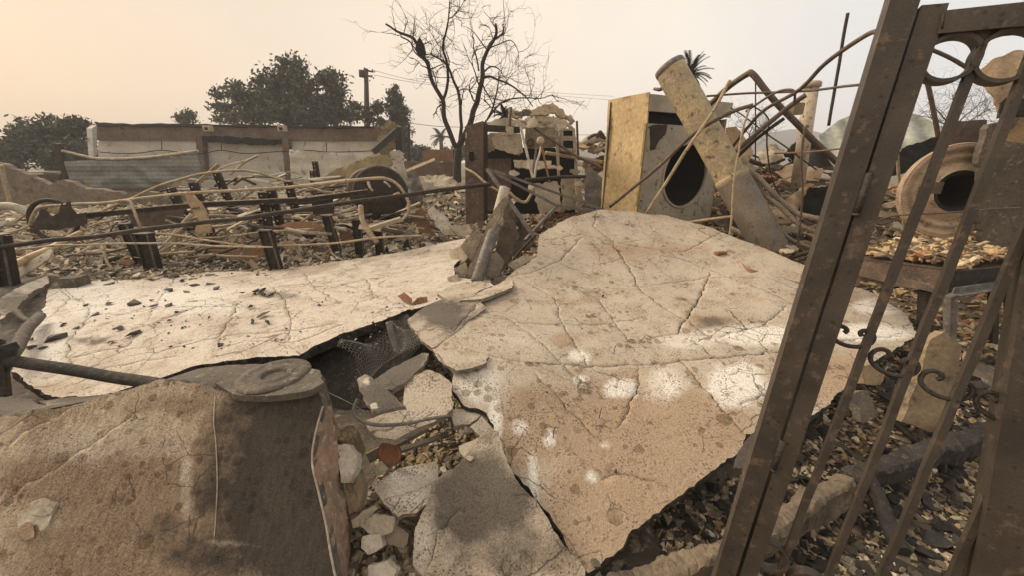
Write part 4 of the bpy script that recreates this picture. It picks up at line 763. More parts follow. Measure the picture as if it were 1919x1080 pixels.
# ================================================================ RODS AND BARS, RIGHT SIDE
RODS = [
 ('steel_tube', 'thick dark tube bent to a peak above the heap right of the flue pipe', 'tube', 'steel_brown', .036, [(1325, 200, 5.9), (1361, 166, 5.6), (1398, 139, 5.3), (1410, 139, 5.2), (1442, 178, 5.1), (1500, 240, 5.0), (1572, 306, 4.9)], 0),
 ('rod', 'long thin level rod running from the dryer top to the gate post', 'rod', 'steel_brown', .012, [(1325, 179, 5.0), (1420, 175, 4.7), (1515, 169, 4.3), (1640, 156, 3.6)], 0),
 ('rod', 'long dark rod crossing the front of the dryer opening, rising to the right', 'rod', 'steel_brown', .020, [(1142, 388, 4.9), (1215, 330, 4.7), (1301, 253, 4.45), (1370, 214, 4.3), (1412, 197, 4.2)], 1),
 ('rod', 'thin dark rod rising from the peak rods to a short drooping hook by the post', 'rod', 'steel_brown', .012, [(1400, 205, 4.4), (1440, 180, 4.3), (1465, 170, 4.2), (1484, 171, 4.1), (1487, 192, 4.1)], 1),
 ('curved_tube', 'long tube arching up to the gate post from the cable heap', 'tube', 'steel_brown', .018, [(1369, 277, 5.0), (1400, 240, 4.7), (1435, 204, 4.4), (1499, 168, 4.0), (1541, 126, 3.7), (1588, 89, 3.5), (1631, 61, 3.3), (1649, 62, 3.2), (1654, 76, 3.2)], 1),
 ('rod', 'brown bar leaning up towards the bracket on the white post', 'rod', 'steel_brown', .028, [(1375, 287, 4.9), (1430, 240, 4.7), (1478, 201, 4.6), (1510, 178, 4.5)], 0),
 ('rod', 'dark bar just below the brown bar that leans to the white post', 'rod', 'steel_char', .020, [(1380, 296, 4.9), (1425, 255, 4.75), (1470, 222, 4.6)], 0),
 ('rod', 'tan rod leaning diagonally across the flue pipe and dryer opening', 'rod', 'tan_pipe', .018, [(1369, 149, 4.35), (1340, 202, 4.35), (1300, 260, 4.4), (1262, 318, 4.5), (1212, 398, 4.7)], 0),
 ('rod', 'thin upright wire hanging below the peak of the thick bent tube', 'wire', 'steel_char', .008, [(1416, 153, 5.2), (1417, 220, 5.2), (1416, 300, 5.2)], 0),
 ('rod', 'thin wavy rod standing in front of the lower flue pipe', 'rod', 'tan_pipe', .010, [(1404, 205, 3.9), (1390, 250, 3.9), (1377, 330, 3.9), (1371, 400, 3.9), (1367, 440, 3.95)], 0),
 ('rod', 'thin upright rod right of the cable heap with a bowed foot', 'rod', 'steel_brown', .010, [(1508, 236, 3.9), (1502, 300, 3.9), (1503, 360, 3.9), (1500, 420, 3.9), (1496, 462, 3.95)], 0),
 ('rod', 'thin bent rod dropping from the wire crossing beside the flue pipe', 'rod', 'steel_char', .008, [(1410, 198, 4.7), (1439, 222, 4.7), (1437, 265, 4.7), (1445, 330, 4.7), (1470, 380, 4.7)], 0),
 ('rod', 'dark wire sagging from the dryer hood down to the cable heap', 'wire', 'steel_char', .009, [(1370, 202, 5.6), (1400, 222, 5.3), (1440, 252, 5.1), (1480, 280, 4.9), (1530, 318, 4.7)], 0),
 ('rod', 'thin reddish rod running left of the post at mid height', 'rod', 'rust', .009, [(1452, 287, 4.6), (1520, 283, 4.2), (1590, 277, 3.9), (1690, 262, 3.5)], 0),
 ('pole', 'tall thin pole standing upright against the sky left of the gate post', 'pole', 'steel_char', .020, [(1588, 24, 6.0), (1571, 130, 6.0), (1553, 236, 6.0)], 0),
 ('rod', 'thin rod falling from the first gate ring to the roof sheet', 'rod', 'steel_brown', .016, [(1736, 145, 3.4), (1745, 185, 3.4), (1758, 262, 3.4)], 0),
 ('rod', 'thin rod slanting behind the first ring of the gate', 'rod', 'steel_brown', .014, [(1730, 86, 3.4), (1800, 118, 3.4), (1880, 175, 3.4)], 0),
 ('wire', 'thin wire running level across the gate bars in front of the round drum', 'wire', 'steel_brown', .005, [(1620, 425, 2.2), (1665, 406, 2.2), (1710, 400, 2.2), (1790, 396, 2.2), (1930, 389, 2.2)], 0),
 ('rod', 'pale rod standing beside the round drum behind the gate', 'rod', 'tan_pipe', .012, [(1680, 285, 3.6), (1683, 330, 3.6), (1690, 380, 3.6), (1697, 432, 3.6)], 0),
 ('cable', 'thick cable looping down from the cable heap to the gate post, upper one', 'cable', 'concrete', .028, [(1395, 312, 4.7), (1420, 330, 4.5), (1450, 362, 4.3), (1485, 395, 4.2), (1520, 406, 4.0), (1560, 414, 3.9)], 0),
 ('cable', 'thick cable looping down from the cable heap to the gate post, lower one', 'cable', 'concrete', .026, [(1402, 322, 4.6), (1430, 360, 4.4), (1460, 385, 4.2), (1485, 410, 4.1), (1510, 428, 4.0), (1555, 444, 3.9)], 0),
 ('cable', 'cable trailing along the ground from under the flue pipe', 'cable', 'concrete', .018, [(1452, 418, 4.2), (1480, 445, 4.1), (1520, 462, 4.0), (1580, 470, 3.8)], 0),
 ('pipe', 'dark pipe lying at the foot of the flue pipe', 'pipe', 'steel_char', .022, [(1478, 482, 3.9), (1520, 470, 3.8), (1560, 462, 3.7)], 0),
 ('pipe', 'second dark pipe lying beside the one at the foot of the flue pipe', 'pipe', 'steel_char', .018, [(1490, 490, 3.75), (1530, 478, 3.7), (1570, 470, 3.6)], 0),
 ('pipe', 'yellow pipe lying across the base of the dryer', 'pipe', 'tan_pipe', .020, [(1292, 417, 4.7), (1335, 410, 4.6), (1376, 405, 4.5)], 0),
 ('pipe', 'tan pipe lying on the ground under the leaning flue pipe', 'pipe', 'tan_pipe', .035, [(1370, 428, 4.9), (1400, 440, 4.8), (1430, 445, 4.7)], 0),
 # left field
 ('pipe', 'long dark pipe running level across the whole ruin to the triangular frame', 'pipe', 'steel_char', .026, [(-30, 466, 4.0), (100, 449, 4.1), (190, 441, 4.2), (267, 430, 4.25), (367, 418, 4.4), (500, 402, 4.5), (661, 378, 4.7), (767, 364, 4.8), (872, 350, 5.0), (921, 344, 5.0)], 0),
 ('pipe', 'dark pipe stub passing in front of the wrecked machine', 'pipe', 'steel_char', .024, [(984, 336, 5.2), (1040, 332, 5.3), (1096, 331, 5.4)], 0),
 ('curved_tube', 'long tan tube ending in a big hook around the dark round machine', 'tube', 'tan_pipe', .020, [(57, 420, 5.2), (62, 405, 5.2), (78, 388, 5.2), (130, 383, 5.2), (200, 379, 5.2), (290, 368, 5.2), (363, 361, 5.2), (500, 353, 5.2), (620, 342, 5.2), (700, 333, 5.2), (728, 335, 5.2), (750, 350, 5.2), (765, 378, 5.2), (763, 400, 5.2), (750, 414, 5.2)], 0),
 ('curved_tube', 'tan tube arching high over the rubble in front of the roofless wall', 'tube', 'tan_pipe', .019, [(160, 408, 5.8), (245, 372, 5.9), (300, 347, 6.0), (370, 327, 6.1), (430, 319, 6.2), (480, 322, 6.3), (530, 337, 6.4), (610, 360, 6.5)], 0),
 ('rod', 'thin pale rod running level below the long dark pipe', 'rod', 'pale', .011, [(15, 470, 4.35), (90, 460, 4.4), (180, 457, 4.4), (300, 455, 4.5), (440, 461, 4.5), (510, 462, 4.6)], 0),
 ('rod', 'thin tan rod crossing behind the two front left posts', 'rod', 'tan_pipe', .013, [(262, 437, 4.9), (330, 440, 4.9), (400, 452, 4.8), (470, 460, 4.8), (600, 458, 4.8), (700, 446, 4.8), (790, 441, 4.8)], 0),
 ('rod', 'thin tan rod level in the middle of the rubble field', 'rod', 'tan_pipe', .013, [(350, 446, 5.2), (420, 443, 5.2), (500, 434, 5.2), (590, 428, 5.2)], 0),
 ('hose', 'tan hose dropping in a curve by the white panel', 'hose', 'tan_pipe', .016, [(190, 458, 4.9), (196, 475, 4.8), (205, 495, 4.75), (226, 513, 4.7)], 0),
 ('hose', 'tan hose hooked over the long tube at the left', 'hose', 'tan_pipe', .018, [(225, 376, 5.1), (245, 377, 5.1), (252, 392, 5.05), (258, 410, 5.0), (265, 428, 5.0)], 0),
 ('pipe', 'thick yellow pipe lying aslant at the left edge', 'pipe', 'yellow', .040, [(22, 500, 4.15), (60, 480, 4.4), (100, 462, 4.7), (152, 436, 5.1)], 0),
 ('pipe', 'thick yellow pipe leaning right of the front left posts', 'pipe', 'tan_pipe', .050, [(302, 478, 5.2), (330, 440, 5.4), (362, 402, 5.6)], 0),
 ('pipe', 'short yellow pipe piece lying in the rubble behind the pale rod', 'pipe', 'tan_pipe', .032, [(145, 478, 5.0), (175, 462, 5.2)], 0),
 ('rod', 'thin tan rod leaning against the yellow pipe', 'rod', 'tan_pipe', .012, [(255, 510, 4.75), (290, 475, 4.9), (330, 437, 5.1), (352, 418, 5.2)], 0),
 ('rod', 'dark rod lying on the rubble behind the white panel', 'rod', 'steel_char', .014, [(345, 508, 4.8), (400, 480, 5.0), (455, 460, 5.2), (500, 440, 5.4)], 0),
 ('pipe', 'tan pipe leaning down from the rail behind the paired posts', 'pipe', 'tan_pipe', .036, [(676, 385, 5.5), (679, 410, 5.4), (690, 432, 5.3), (708, 455, 5.25)], 0),
 ('rod', 'tan tube joined to the square-holed column by the triangular frame', 'tube', 'tan_pipe', .016, [(871, 315, 5.4), (890, 325, 5.3), (910, 342, 5.2), (935, 358, 5.1)], 0),
 ('rod', 'thin wire sagging across the olive sheet', 'wire', 'steel_char', .012, [(640, 325, 9), (680, 322, 9), (730, 316, 9)], 0),
 ('rod', 'thin dark rod slanting from the machine top down to the dryer', 'rod', 'steel_brown', .018, [(990, 230, 5.9), (1040, 265, 5.8), (1080, 292, 5.7), (1130, 315, 5.6)], 0),
 ('pipe', 'tan pipe running right out of the wrecked machine', 'pipe', 'tan_pipe', .030, [(1022, 285, 6.3), (1060, 291, 6.2), (1100, 297, 6.1), (1128, 303, 6.0)], 0),
 ('rod', 'long dark pole wedged from the left edge under the near wall fragment', 'pole', 'char', .030, [(18, 676, 1.72), (100, 690, 1.70), (200, 706, 1.67), (275, 716, 1.63), (310, 722, 1.6)], 0),
 ('bent_rod', 'bent grey rod looping over the dark cavity between the panels', 'bent rod', 'steel_grey', .0085, [(670, 748, 1.46), (662, 768, 1.43), (672, 786, 1.40), (705, 797, 1.38), (760, 795, 1.42), (800, 786, 1.46), (842, 780, 1.50)], 0),
 ('rod', 'thin rod end hanging down at the right of the bent grey rod', 'rod', 'steel_char', .005, [(842, 780, 1.50), (847, 788, 1.49), (848, 812, 1.47)], 0),
 ('wire', 'thin stretched wire behind the near fragment end, left one', 'wire', 'steel_grey', .0022, [(612, 735, 1.6), (660, 760, 1.5), (690, 778, 1.45)], 0),
 ('pipe', 'grey pipe stub standing in the dark cavity behind the wire netting', 'pipe', 'steel_grey', .022, [(728, 606, 2.35), (738, 640, 2.3), (747, 664, 2.25)], 0),
]
for nm, lb, ct, m_, r, pts, wob in RODS:
    P = [W(*p) for p in pts]; solo(nm, tube(P, r, 8 if r < .02 else 12, True, wob=.03 if wob else .012), m_, lb, ct)
def lvl(pts): return [W(*p) for p in pts]
# ================================================================ POSTS (steel channel stubs)
ST = [((270, 438), (290, 512), 4.75, .20, 'front left steel post stub, broad, just behind the white panel'), ((233, 420), (270, 502), 5.0, .15, 'steel post stub leaning left of the broad front post'), ((497, 432), (521, 512), 4.7, .17, 'tall black steel post stub standing at the back edge of the white panel'),
      ((612, 405), (634, 478), 5.4, .15, 'rusty steel post stub leaning left of the two straight posts'), ((668, 412), (676, 480), 5.5, .15, 'left one of the two straight dark steel post stubs'), ((707, 420), (713, 476), 5.5, .15, 'right one of the two straight dark steel post stubs'), ((0, 440), (18, 530), 4.1, .17, 'steel post stub cut by the left edge of the photo')]
for a, b, Y, w_, lb in ST:
    p, q_ = W(*a, Y), W(*b, Y); d = (p-q_); q_ = q_-d.normalized()*.25
    capm = box(p+d.normalized()*.008, (w_*.95, w_*.6, .014))
    thing('steel_post', lb, 'steel post', [('web', hbeam(q_, p, w_*.5, w_*.82, (1, .25, 0)), 'steel_char'), ('flange_edge', lbeam(q_+Vector((w_*.41, -w_*.26, 0)), p+Vector((w_*.41, -w_*.26, 0)), .014, (0, -1, 0)), 'steel_grey'), ('cap', capm, 'steel_brown')], 'steel post stubs in the rubble')
SL = [((320, 352), (348, 408), 5.9), ((362, 342), (395, 436), 5.8), ((405, 322), (432, 382), 6.4), ((492, 360), (505, 432), 5.5), ((540, 340), (556, 402), 6.0), ((508, 356), (520, 400), 5.6), ((590, 302), (594, 326), 8.5), ((586, 320), (588, 346), 8.3)]
for i, (a, b, Y) in enumerate(SL):
    p, q_ = W(*a, Y), W(*b, Y); q_ = q_-(p-q_).normalized()*.2; w_ = .085; hl = MB()
    for k in range(6):
        c_ = p.lerp(q_, .06+.15*k)+Vector((0, -w_*.30, 0)); hl.addmb(lathe(c_+Vector((0, -.02, 0)), (0, -1, 0), [(.0, .004), (.012, .004), (.012, 0)], 10, False))
    thing('slotted_upright', 'dark slotted steel upright leaning in the tangle in front of the roofless wall', 'upright', [('channel', hbeam(q_, p, .06, w_*1.3, (1, .2, 0)), 'steel_char'), ('bolt_holes', hl, 'pale')], 'dark slotted uprights in the tangle')
for lb, a, b, Y0, Y1, w_ in (('long dark steel angle running level through the uprights, pale along its edge', (155, 409), (378, 388), 5.2, 5.35, .07), ('dark steel angle continuing right to the dark panel box', (372, 388), (560, 379), 5.4, 5.5, .07), ('dark steel angle ending over the paired posts', (560, 381), (690, 364), 5.3, 5.4, .07), ('lower dark steel bar behind the broad front post', (395, 407), (600, 396), 6.0, 6.2, .06)):
    p, q_ = W(*a, Y0), W(*b, Y1); thing('steel_angle', lb, 'steel angle', [('angle', lbeam(p, q_, w_, (0, 0, 1)), 'steel_char'), ('pale_edge', bar(p+Vector((0, -.004, w_)), q_+Vector((0, -.004, w_)), .014, .012), 'pale')])
# white boards, broken boards, sheets
SH = [
 ('board', 'pale narrow board leaning right of the middle of the rubble field', 'board', 'pale', [(425, 452), (436, 456), (494, 372), (484, 366)], 5.6, (-.2, -1, .3), .03, 0, 0),
 ('broken_board', 'ragged tan board standing upright among the slotted uprights', 'board', 'tan_sheet', [(342, 361), (358, 361), (378, 385), (392, 412), (397, 436), (372, 440), (364, 432), (374, 412), (352, 382)], 5.3, (0, -1, .1), .03, .02, .012),
 ('charred_plate', 'black jagged plate with torn horns at the left', 'plate', 'steel_char', [(55, 432), (68, 410), (76, 390), (86, 395), (95, 405), (108, 400), (113, 378), (120, 383), (130, 376), (136, 402), (160, 397), (162, 420), (130, 425), (105, 432), (80, 430)], 5.0, (.1, -1, .2), .012, .02, .01),
 ('rusty_sheet', 'rusty folded sheet lying flat in the rubble, left half', 'sheet metal', 'rust', [(390, 466), (415, 456), (452, 470), (440, 488), (412, 490)], 5.3, (0, -1, .9), .008, .02, .01),
 ('rusty_sheet', 'rusty sheet curling up left of the tall black post stub', 'sheet metal', 'rust', [(446, 486), (462, 460), (500, 446), (502, 474), (470, 486)], 5.2, (.3, -1, .5), .008, .03, .01),
 ('rusty_sheet', 'rusty curved sheet resting on top right of the tall black post stub', 'sheet metal', 'rust', [(508, 427), (545, 415), (585, 413), (608, 424), (600, 434), (560, 434), (525, 433)], 5.3, (0, -1, .6), .01, .03, .006),
 ('rusty_sheet', 'small rusty sheet hanging between the leaning post and the paired posts', 'sheet metal', 'rust', [(634, 430), (655, 430), (662, 448), (640, 458)], 5.6, (0, -1, .3), .008, .02, .006),
 ('board', 'pale flat board lying under the yellow pipe at the left edge', 'board', 'pale', [(28, 502), (98, 466), (96, 482), (34, 520)], 4.3, (0, -1, 1.2), .02, .01, .01),
 ('panel', 'black square panel hanging on the steel angles', 'panel', 'steel_char', [(583, 372), (622, 370), (625, 400), (587, 402)], 5.3, (0, -1, 0), .03, 0, 0),
 ('panel', 'dark rusty panel standing behind the leaning left post', 'panel', 'steel_brown', [(238, 398), (345, 385), (345, 420), (250, 425)], 5.8, (0, -1, .1), .02, .01, 0),
 ('olive_sheet', 'large olive brown sheet sloping up to the broken column', 'sheet metal', 'olive', [(570, 350), (625, 318), (690, 293), (738, 288), (735, 310), (690, 330), (640, 345), (610, 355)], 8.2, (.1, -1, .6), .02, .06, .03),
 ('crumpled_sheet', 'crumpled silver grey sheet right of the dark round machine', 'sheet metal', 'steel_grey', [(762, 322), (778, 318), (790, 345), (794, 378), (775, 385), (764, 360)], 6.8, (-.3, -1, .2), .01, .07, .02),
 ('crumpled_sheet', 'light grey sheet draped in front of the low brown wall', 'sheet metal', 'pale', [(788, 328), (830, 325), (870, 345), (872, 358), (830, 352), (800, 342)], 8, (0, -1, .8), .01, .09, .02),
 ('plaster_sheet', 'pale torn plaster sheet lying right of the round machine', 'plaster', 'white_ash', [(798, 392), (812, 386), (830, 398), (850, 425), (862, 440), (835, 440), (815, 420)], 6.0, (.2, -1, .8), .04, .04, .02),
 ('plaster_sheet', 'pale tan plaster lump beside the square-holed column foot', 'plaster', 'pale', [(840, 422), (878, 418), (888, 430), (872, 446), (858, 440)], 5.8, (0, -1, .6), .05, .04, .02),
 ('rusty_sheet', 'rusty bent sheet lying left of the pale torn plaster', 'sheet metal', 'rust', [(770, 402), (790, 386), (806, 420), (812, 440), (785, 432)], 6.1, (.2, -1, .4), .01, .05, .01),
 ('roof_sheet', 'pale green ribbed roof sheet collapsed behind the gate post', 'roof sheet', 'roof_sheet', [(1532, 256), (1570, 226), (1612, 208), (1660, 200), (1715, 213), (1775, 240), (1772, 252), (1700, 275), (1640, 300), (1570, 318), (1545, 290)], 6.0, (-.25, -1, .75), .01, .04, .0),
 ('dark_sheet', 'black scorched roof section hanging under the ribbed roof sheet', 'sheet metal', 'black', [(1690, 278), (1775, 250), (1790, 262), (1740, 300), (1700, 322), (1665, 330)], 5.4, (-.2, -1, .2), .03, .05, .02),
 ('dark_sheet', 'black crumpled sheet in front of the distant hill', 'sheet metal', 'black', [(1468, 288), (1488, 270), (1512, 262), (1530, 272), (1524, 300), (1500, 306), (1480, 298)], 6.3, (0, -1, .3), .02, .1, .03),
 ('grey_box', 'grey blue metal box standing behind the white post', 'box', 'blue_paint', [(1516, 278), (1556, 276), (1562, 312), (1518, 314)], 6.2, (0, -1, .1), .4, 0, 0),
 ('tan_sheet', 'tan crumpled sheet between the dryer and the cable heap', 'sheet metal', 'tan_sheet', [(1362, 238), (1380, 236), (1402, 262), (1412, 285), (1398, 310), (1380, 300), (1366, 300)], 6.2, (-.2, -1, .3), .012, .07, .02),
 ('tan_sheet', 'tan ribbed sheet standing on edge under the cables', 'sheet metal', 'tan_rib', [(1440, 400), (1466, 378), (1502, 352), (1524, 346), (1500, 388), (1480, 422), (1455, 420)], 4.9, (-.3, -1, .2), .01, .03, .015),
 ('tan_sheet', 'small tan sheet upright against the gate post', 'sheet metal', 'tan_sheet', [(1562, 318), (1580, 316), (1572, 350), (1560, 346)], 4.3, (0, -1, 0), .01, .01, .01),
 ('tan_sheet', 'pale sheet lying on top of the heap below the distant hill', 'sheet metal', 'pale', [(1418, 285), (1440, 272), (1470, 278), (1466, 296), (1430, 305)], 6.6, (-.1, -1, .9), .01, .08, .02),
 ('tan_sheet', 'tan torn sheet on the heap under the black crumpled sheet', 'sheet metal', 'tan_sheet', [(1450, 320), (1490, 306), (1545, 318), (1535, 336), (1480, 340)], 6.0, (-.1, -1, .9), .01, .07, .02),
 ('dark_sheet', 'black hollow panel between the cables and the gate post', 'sheet metal', 'black', [(1492, 398), (1518, 352), (1562, 345), (1556, 402), (1520, 408)], 4.8, (-.2, -1, 0), .02, .04, .02),
 ('tan_sheet', 'large crumpled tan sheet rising behind the second gate ring', 'sheet metal', 'tan_rib', [(1829, 136), (1850, 122), (1862, 112), (1888, 104), (1905, 92), (1960, 88), (1960, 200), (1895, 205), (1872, 216), (1866, 195), (1852, 172), (1836, 160)], 2.3, (-.3, -1, .1), .008, .05, .01),
 ('bolted_bracket', 'ochre triangular plate with bolts by the right edge', 'bracket', 'brass', [(1858, 263), (1878, 216), (1886, 190), (1900, 160), (1960, 150), (1960, 272)], 1.9, (-.1, -1, .1), .008, .006, .002),
 ('torn_sheet', 'dark torn flap folded over the ochre bracket plate', 'sheet metal', 'char', [(1874, 220), (1880, 190), (1896, 178), (1960, 182), (1960, 222), (1898, 218)], 1.84, (-.1, -1, .2), .008, .02, .008),
 ('scorched_sheet', 'dark scorched machine side standing right of the round drum', 'sheet metal', 'con_dark', [(1840, 268), (1858, 232), (1970, 220), (1970, 470), (1842, 462), (1838, 380)], 3.0, (-.15, -1, 0), .05, .03, .01),
 ('scorched_sheet', 'brown slotted panel standing on top of the round drum', 'sheet metal', 'steel_brown', [(1788, 226), (1850, 224), (1846, 270), (1778, 272)], 3.3, (0, -1, 0), .02, 0, .004),
 ('corroded_plate', 'narrow peeling grey plate standing left of the dryer', 'plate', 'steel_grey', [(1095, 311), (1108, 314), (1128, 333), (1126, 388), (1096, 386)], 5.6, (-.4, -1, 0), .015, .02, .006),
 ('stone_slab', 'upright ochre stone slab with a pointed top behind the gate bars', 'stone slab', 'stone_yel', [(1742, 640), (1770, 622), (1804, 648), (1798, 700), (1788, 760), (1768, 818), (1690, 792), (1700, 770), (1728, 690)], 1.78, (-.1, -1, .35), .05, .02, .006),
 ('concrete_shard', 'dark olive concrete shard against the edge of the tan panel', 'shard', 'stone_yel', [(1612, 690), (1642, 682), (1662, 700), (1650, 722), (1620, 720)], 1.9, (0, -1, .6), .05, .01, .008),
 ('concrete_shard', 'second dark shard below the olive shard', 'shard', 'con_dark', [(1596, 742), (1625, 735), (1644, 780), (1616, 792)], 1.72, (0, -1, .6), .05, .01, .008),
 ('metal_flap', 'silver grey bent metal flap at the panel edge beside the gate post', 'metal flap', 'steel_grey', [(1372, 878), (1384, 845), (1410, 812), (1418, 830), (1398, 880)], 1.36, (-.5, -1, .4), .004, .01, .004),
 ('pointed_stone', 'pointed tan stone leaning on the kerb beyond the gate stile', 'stone', 'concrete', [(1502, 960), (1530, 935), (1545, 965), (1538, 1000), (1508, 992)], 1.28, (-.1, -1, .5), .04, .004, .004),
 ('tan_board', 'brown scorched plate standing behind the leaning grey pipe', 'plate', 'steel_brown', [(928, 470), (940, 425), (962, 410), (972, 440), (955, 490), (932, 518)], 3.9, (.1, -1, .2), .03, .02, .01),
 ('bent_trough', 'long grey metal trough leaning left of the grey pipe', 'trough', 'concrete', [(870, 520), (882, 495), (925, 395), (946, 368), (950, 378), (925, 430), (900, 500), (884, 525)], 3.7, (-.4, -1, .1), .03, .02, .006),
]
for nm, lb, ct, m_, pix, Y, n_, th, amp, jg in SH:
    cr_ = (.9, .22, .012) if nm == 'roof_sheet' else ((1.2, .12, .008) if 'ribbed' in lb else None)
    solo(nm, plate(pix, Y, n_, th, amp, corr=cr_, jg=jg), m_, lb, ct)
b1, b2 = W(1889, 233, 1.86), W(1913, 152, 1.86)
for c_, l_ in ((b1, 'rusty round bolt head on the lower corner of the ochre bracket'), (b2, 'rusty round bolt head on the upper part of the ochre bracket')): solo('bolt_head', lathe(c_, (0, -1, .1), [(.024, 0), (.022, .01), (.012, .016), (0, .017)], 20), 'steel_brown', l_, 'bolt')
# white post with flanged top and a small bracket
wp0, wp1 = W(1514, 268, 5.6), W(1521, 160, 5.6)
thing('white_post', 'short round white post with a flanged cap standing in the cable heap', 'post', [('shaft', tube([wp0-Vector((0, 0, .6)), wp1], .085, 18, False), 'pale'), ('cap', lathe(wp1, (0, 0, 1), [(.085, -.03), (.11, -.02), (.11, .03), (.09, .05), (0, .05)], 24), 'dryer_top'), ('bracket', box(W(1492, 203, 5.4), (.18, .08, .14), .3), 'olive')])
# round drum behind the gate
dc = W(1790, 358, 3.15); dn = Vector((-.22, -1, .10)); k_ = .345/.345
prof = [(.365, -.06), (.365, -.02), (.372, 0), (.36, .012), (.33, .012), (.322, -.012), (.30, -.014), (.292, .004), (.262, .006), (.25, -.014), (.235, -.016), (.215, .012), (.175, .020), (.165, .034), (.140, .034), (.125, .0), (.122, -.4), (0, -.4)]
thing('round_drum', 'big round rusty drum end with a dark central hole behind the gate bars', 'drum', [('face', lathe(dc, dn, prof[:14], 64), 'drum'), ('mouth', lathe(dc, dn, prof[13:], 64), 'black'), ('rim', ring(dc, dn, .368, .010, 64), 'tan_sheet'), ('collar', ring(dc+dn.normalized()*.02, dn, .150, .010, 48), 'pale'),
      ('tab', box(dc+Vector((-.22, -.05, .03)), (.07, .02, .09), -.3), 'steel_brown')])
# steel trestle table with a load of rubble
def leg_(px, py0, py1, Y, w_=.05): return bar(W(px, py0, Y), W(px-3, py1, Y), w_, w_)
T0, T1, T2, T3 = W(1612, 482, 2.95), W(1800, 505, 2.45), W(1935, 492, 2.75), W(1730, 462, 3.5)
top_ = MB().add([T0, T1, T2, T3]+[p-Vector((0, 0, .012)) for p in (T0, T1, T2, T3)], [(0, 1, 2, 3), (7, 6, 5, 4), (0, 4, 5, 1), (1, 5, 6, 2), (2, 6, 7, 3), (3, 7, 4, 0)])
ap1 = bar(T0-Vector((0, -.03, .1)), T1-Vector((0, -.03, .1)), .012, .17); ap2 = bar(T1-Vector((0, -.03, .1)), T2-Vector((0, -.03, .1)), .012, .17)
lo1 = lbeam(W(1602, 512, 2.95), W(1775, 552, 2.35), .05); lo2 = lbeam(W(1782, 552, 2.3), W(1925, 530, 2.6), .05)
thing('steel_trestle', 'dark steel trestle table loaded with rubble behind the gate bars', 'trestle', [('table_top', top_, 'steel_brown'), ('apron', ap1, 'steel_brown'), ('apron', ap2, 'steel_char'), ('lower_rail', lo1, 'steel_brown'), ('lower_rail', lo2, 'steel_grey'),
      ('leg', leg_(1782, 555, 645, 2.32, .045), 'steel_grey'), ('leg', leg_(1862, 545, 660, 2.5, .04), 'steel_char'), ('leg', leg_(1735, 545, 620, 2.6, .06), 'steel_char'), ('leg', leg_(1893, 540, 640, 2.7, .04), 'steel_char')])
Pq = [T0, T1, T2, T3]
def tz_(x, y): e = (x-(T0.x+T2.x)/2)/.5, (y-(T1.y+T3.y)/2)/.5; return T1.z+(T3.z-T1.z)*max(0, min(1, (y-T1.y)/(T3.y-T1.y)))+.10*math.exp(-(e[0]**2+e[1]**2))
def tri_(): a, b = random.random(), random.random(); p = T0.lerp(T1, a); q_ = T3.lerp(T2, a); return p.lerp(q_, b)
chips('rubble', 'flakes and lumps heaped on the steel trestle', [(lambda p: (p.x, p.y))(tri_()) for _ in range(900)], .03, .13, 'gold', hf=tz_, power=1.6, elong=1.5)
# concrete kerb / footing along the right foreground
kp = [W(1150, 1085, .92), W(1300, 1030, 1.02), W(1420, 985, 1.12), W(1560, 900, 1.33), W(1700, 840, 1.5), W(1870, 790, 1.66), W(2000, 750, 1.8)]
kb = sweep([(-.045, -.07), (0, -.07), (.045, -.07), (.047, -.02), (.047, .03), (.03, .042), (-.01, .043), (-.045, .03), (-.047, -.02)], crv([p-Vector((0, 0, .088)) for p in kp], 30), smooth=False); kb.v = [tuple(Vector(p)+Vector((N3(p, 7), N3(p, 7, 3), N3(p, 7, 7)))*.03+Vector((N3(p, 40), N3(p, 40, 3), N3(p, 40, 7)))*.012) for p in kb.v]
def seg(m_, a, b):
    q_ = MB(); nv = 9; q_.v = m_.v[a*nv:b*nv]; n_ = b-a
    q_.f = [(i*nv+j, i*nv+(j+1) % nv, (i+1)*nv+(j+1) % nv, (i+1)*nv+j) for i in range(n_-1) for j in range(nv)]+[tuple(range(nv-1, -1, -1)), tuple(range((n_-1)*nv, n_*nv))]; q_.sm = [False]*len(q_.f); q_.mi = [0]*len(q_.f); return q_
solo('kerb', seg(kb, 0, 98), 'kerb', 'scorched tan concrete kerb running under the foot of the gate post', 'kerb')
solo('kerb', seg(kb, 99, 180), 'char', 'charred black stretch of kerb beyond the gate bars', 'kerb')
ch = tube([W(1612, 872, 1.45), W(1640, 930, 1.33), W(1668, 1000, 1.2), W(1690, 1040, 1.12)], .032, 9, wob=.02); solo('charred_log', ch, 'char', 'charred cracked wood piece lying between the second and third gate bars', 'charred wood')
for i, (pts, n_, lb) in enumerate([([(1480, 812, 1.6), (1570, 745, 1.85), (1650, 682, 2.08), (1710, 650, 2.3)], 34, 'black charred lump lying along the right edge of the tan panel'), ([(1740, 900, 1.40), (1800, 860, 1.5), (1880, 820, 1.65)], 12, 'black charred lump lying beyond the kerb near the wide gate stile'), ([(1690, 950, 1.28), (1760, 985, 1.22), (1830, 1000, 1.2)], 16, 'black charred lump lying below the wide charred area'), ([(1640, 840, 1.6), (1720, 800, 1.75), (1850, 700, 2.1)], 22, 'black charred lump lying behind the ochre stone slab')]):
    P = crv([W(*p) for p in pts], 20)
    for k in range(n_):
        q_ = random.choice(P); s_ = random.uniform(.04, .11); x_, y_ = q_.x+random.gauss(0, .05), q_.y+random.gauss(0, .05)
        solo('charred_lump', rockmb((x_, y_, gh(x_, y_)+s_*.25), (s_*1.5, s_, s_*.7), 900+i*50+k), 'char', lb, 'charred lump', 'charred lumps, '+('panel edge', 'wide stile', 'lower right', 'ochre slab')[i])
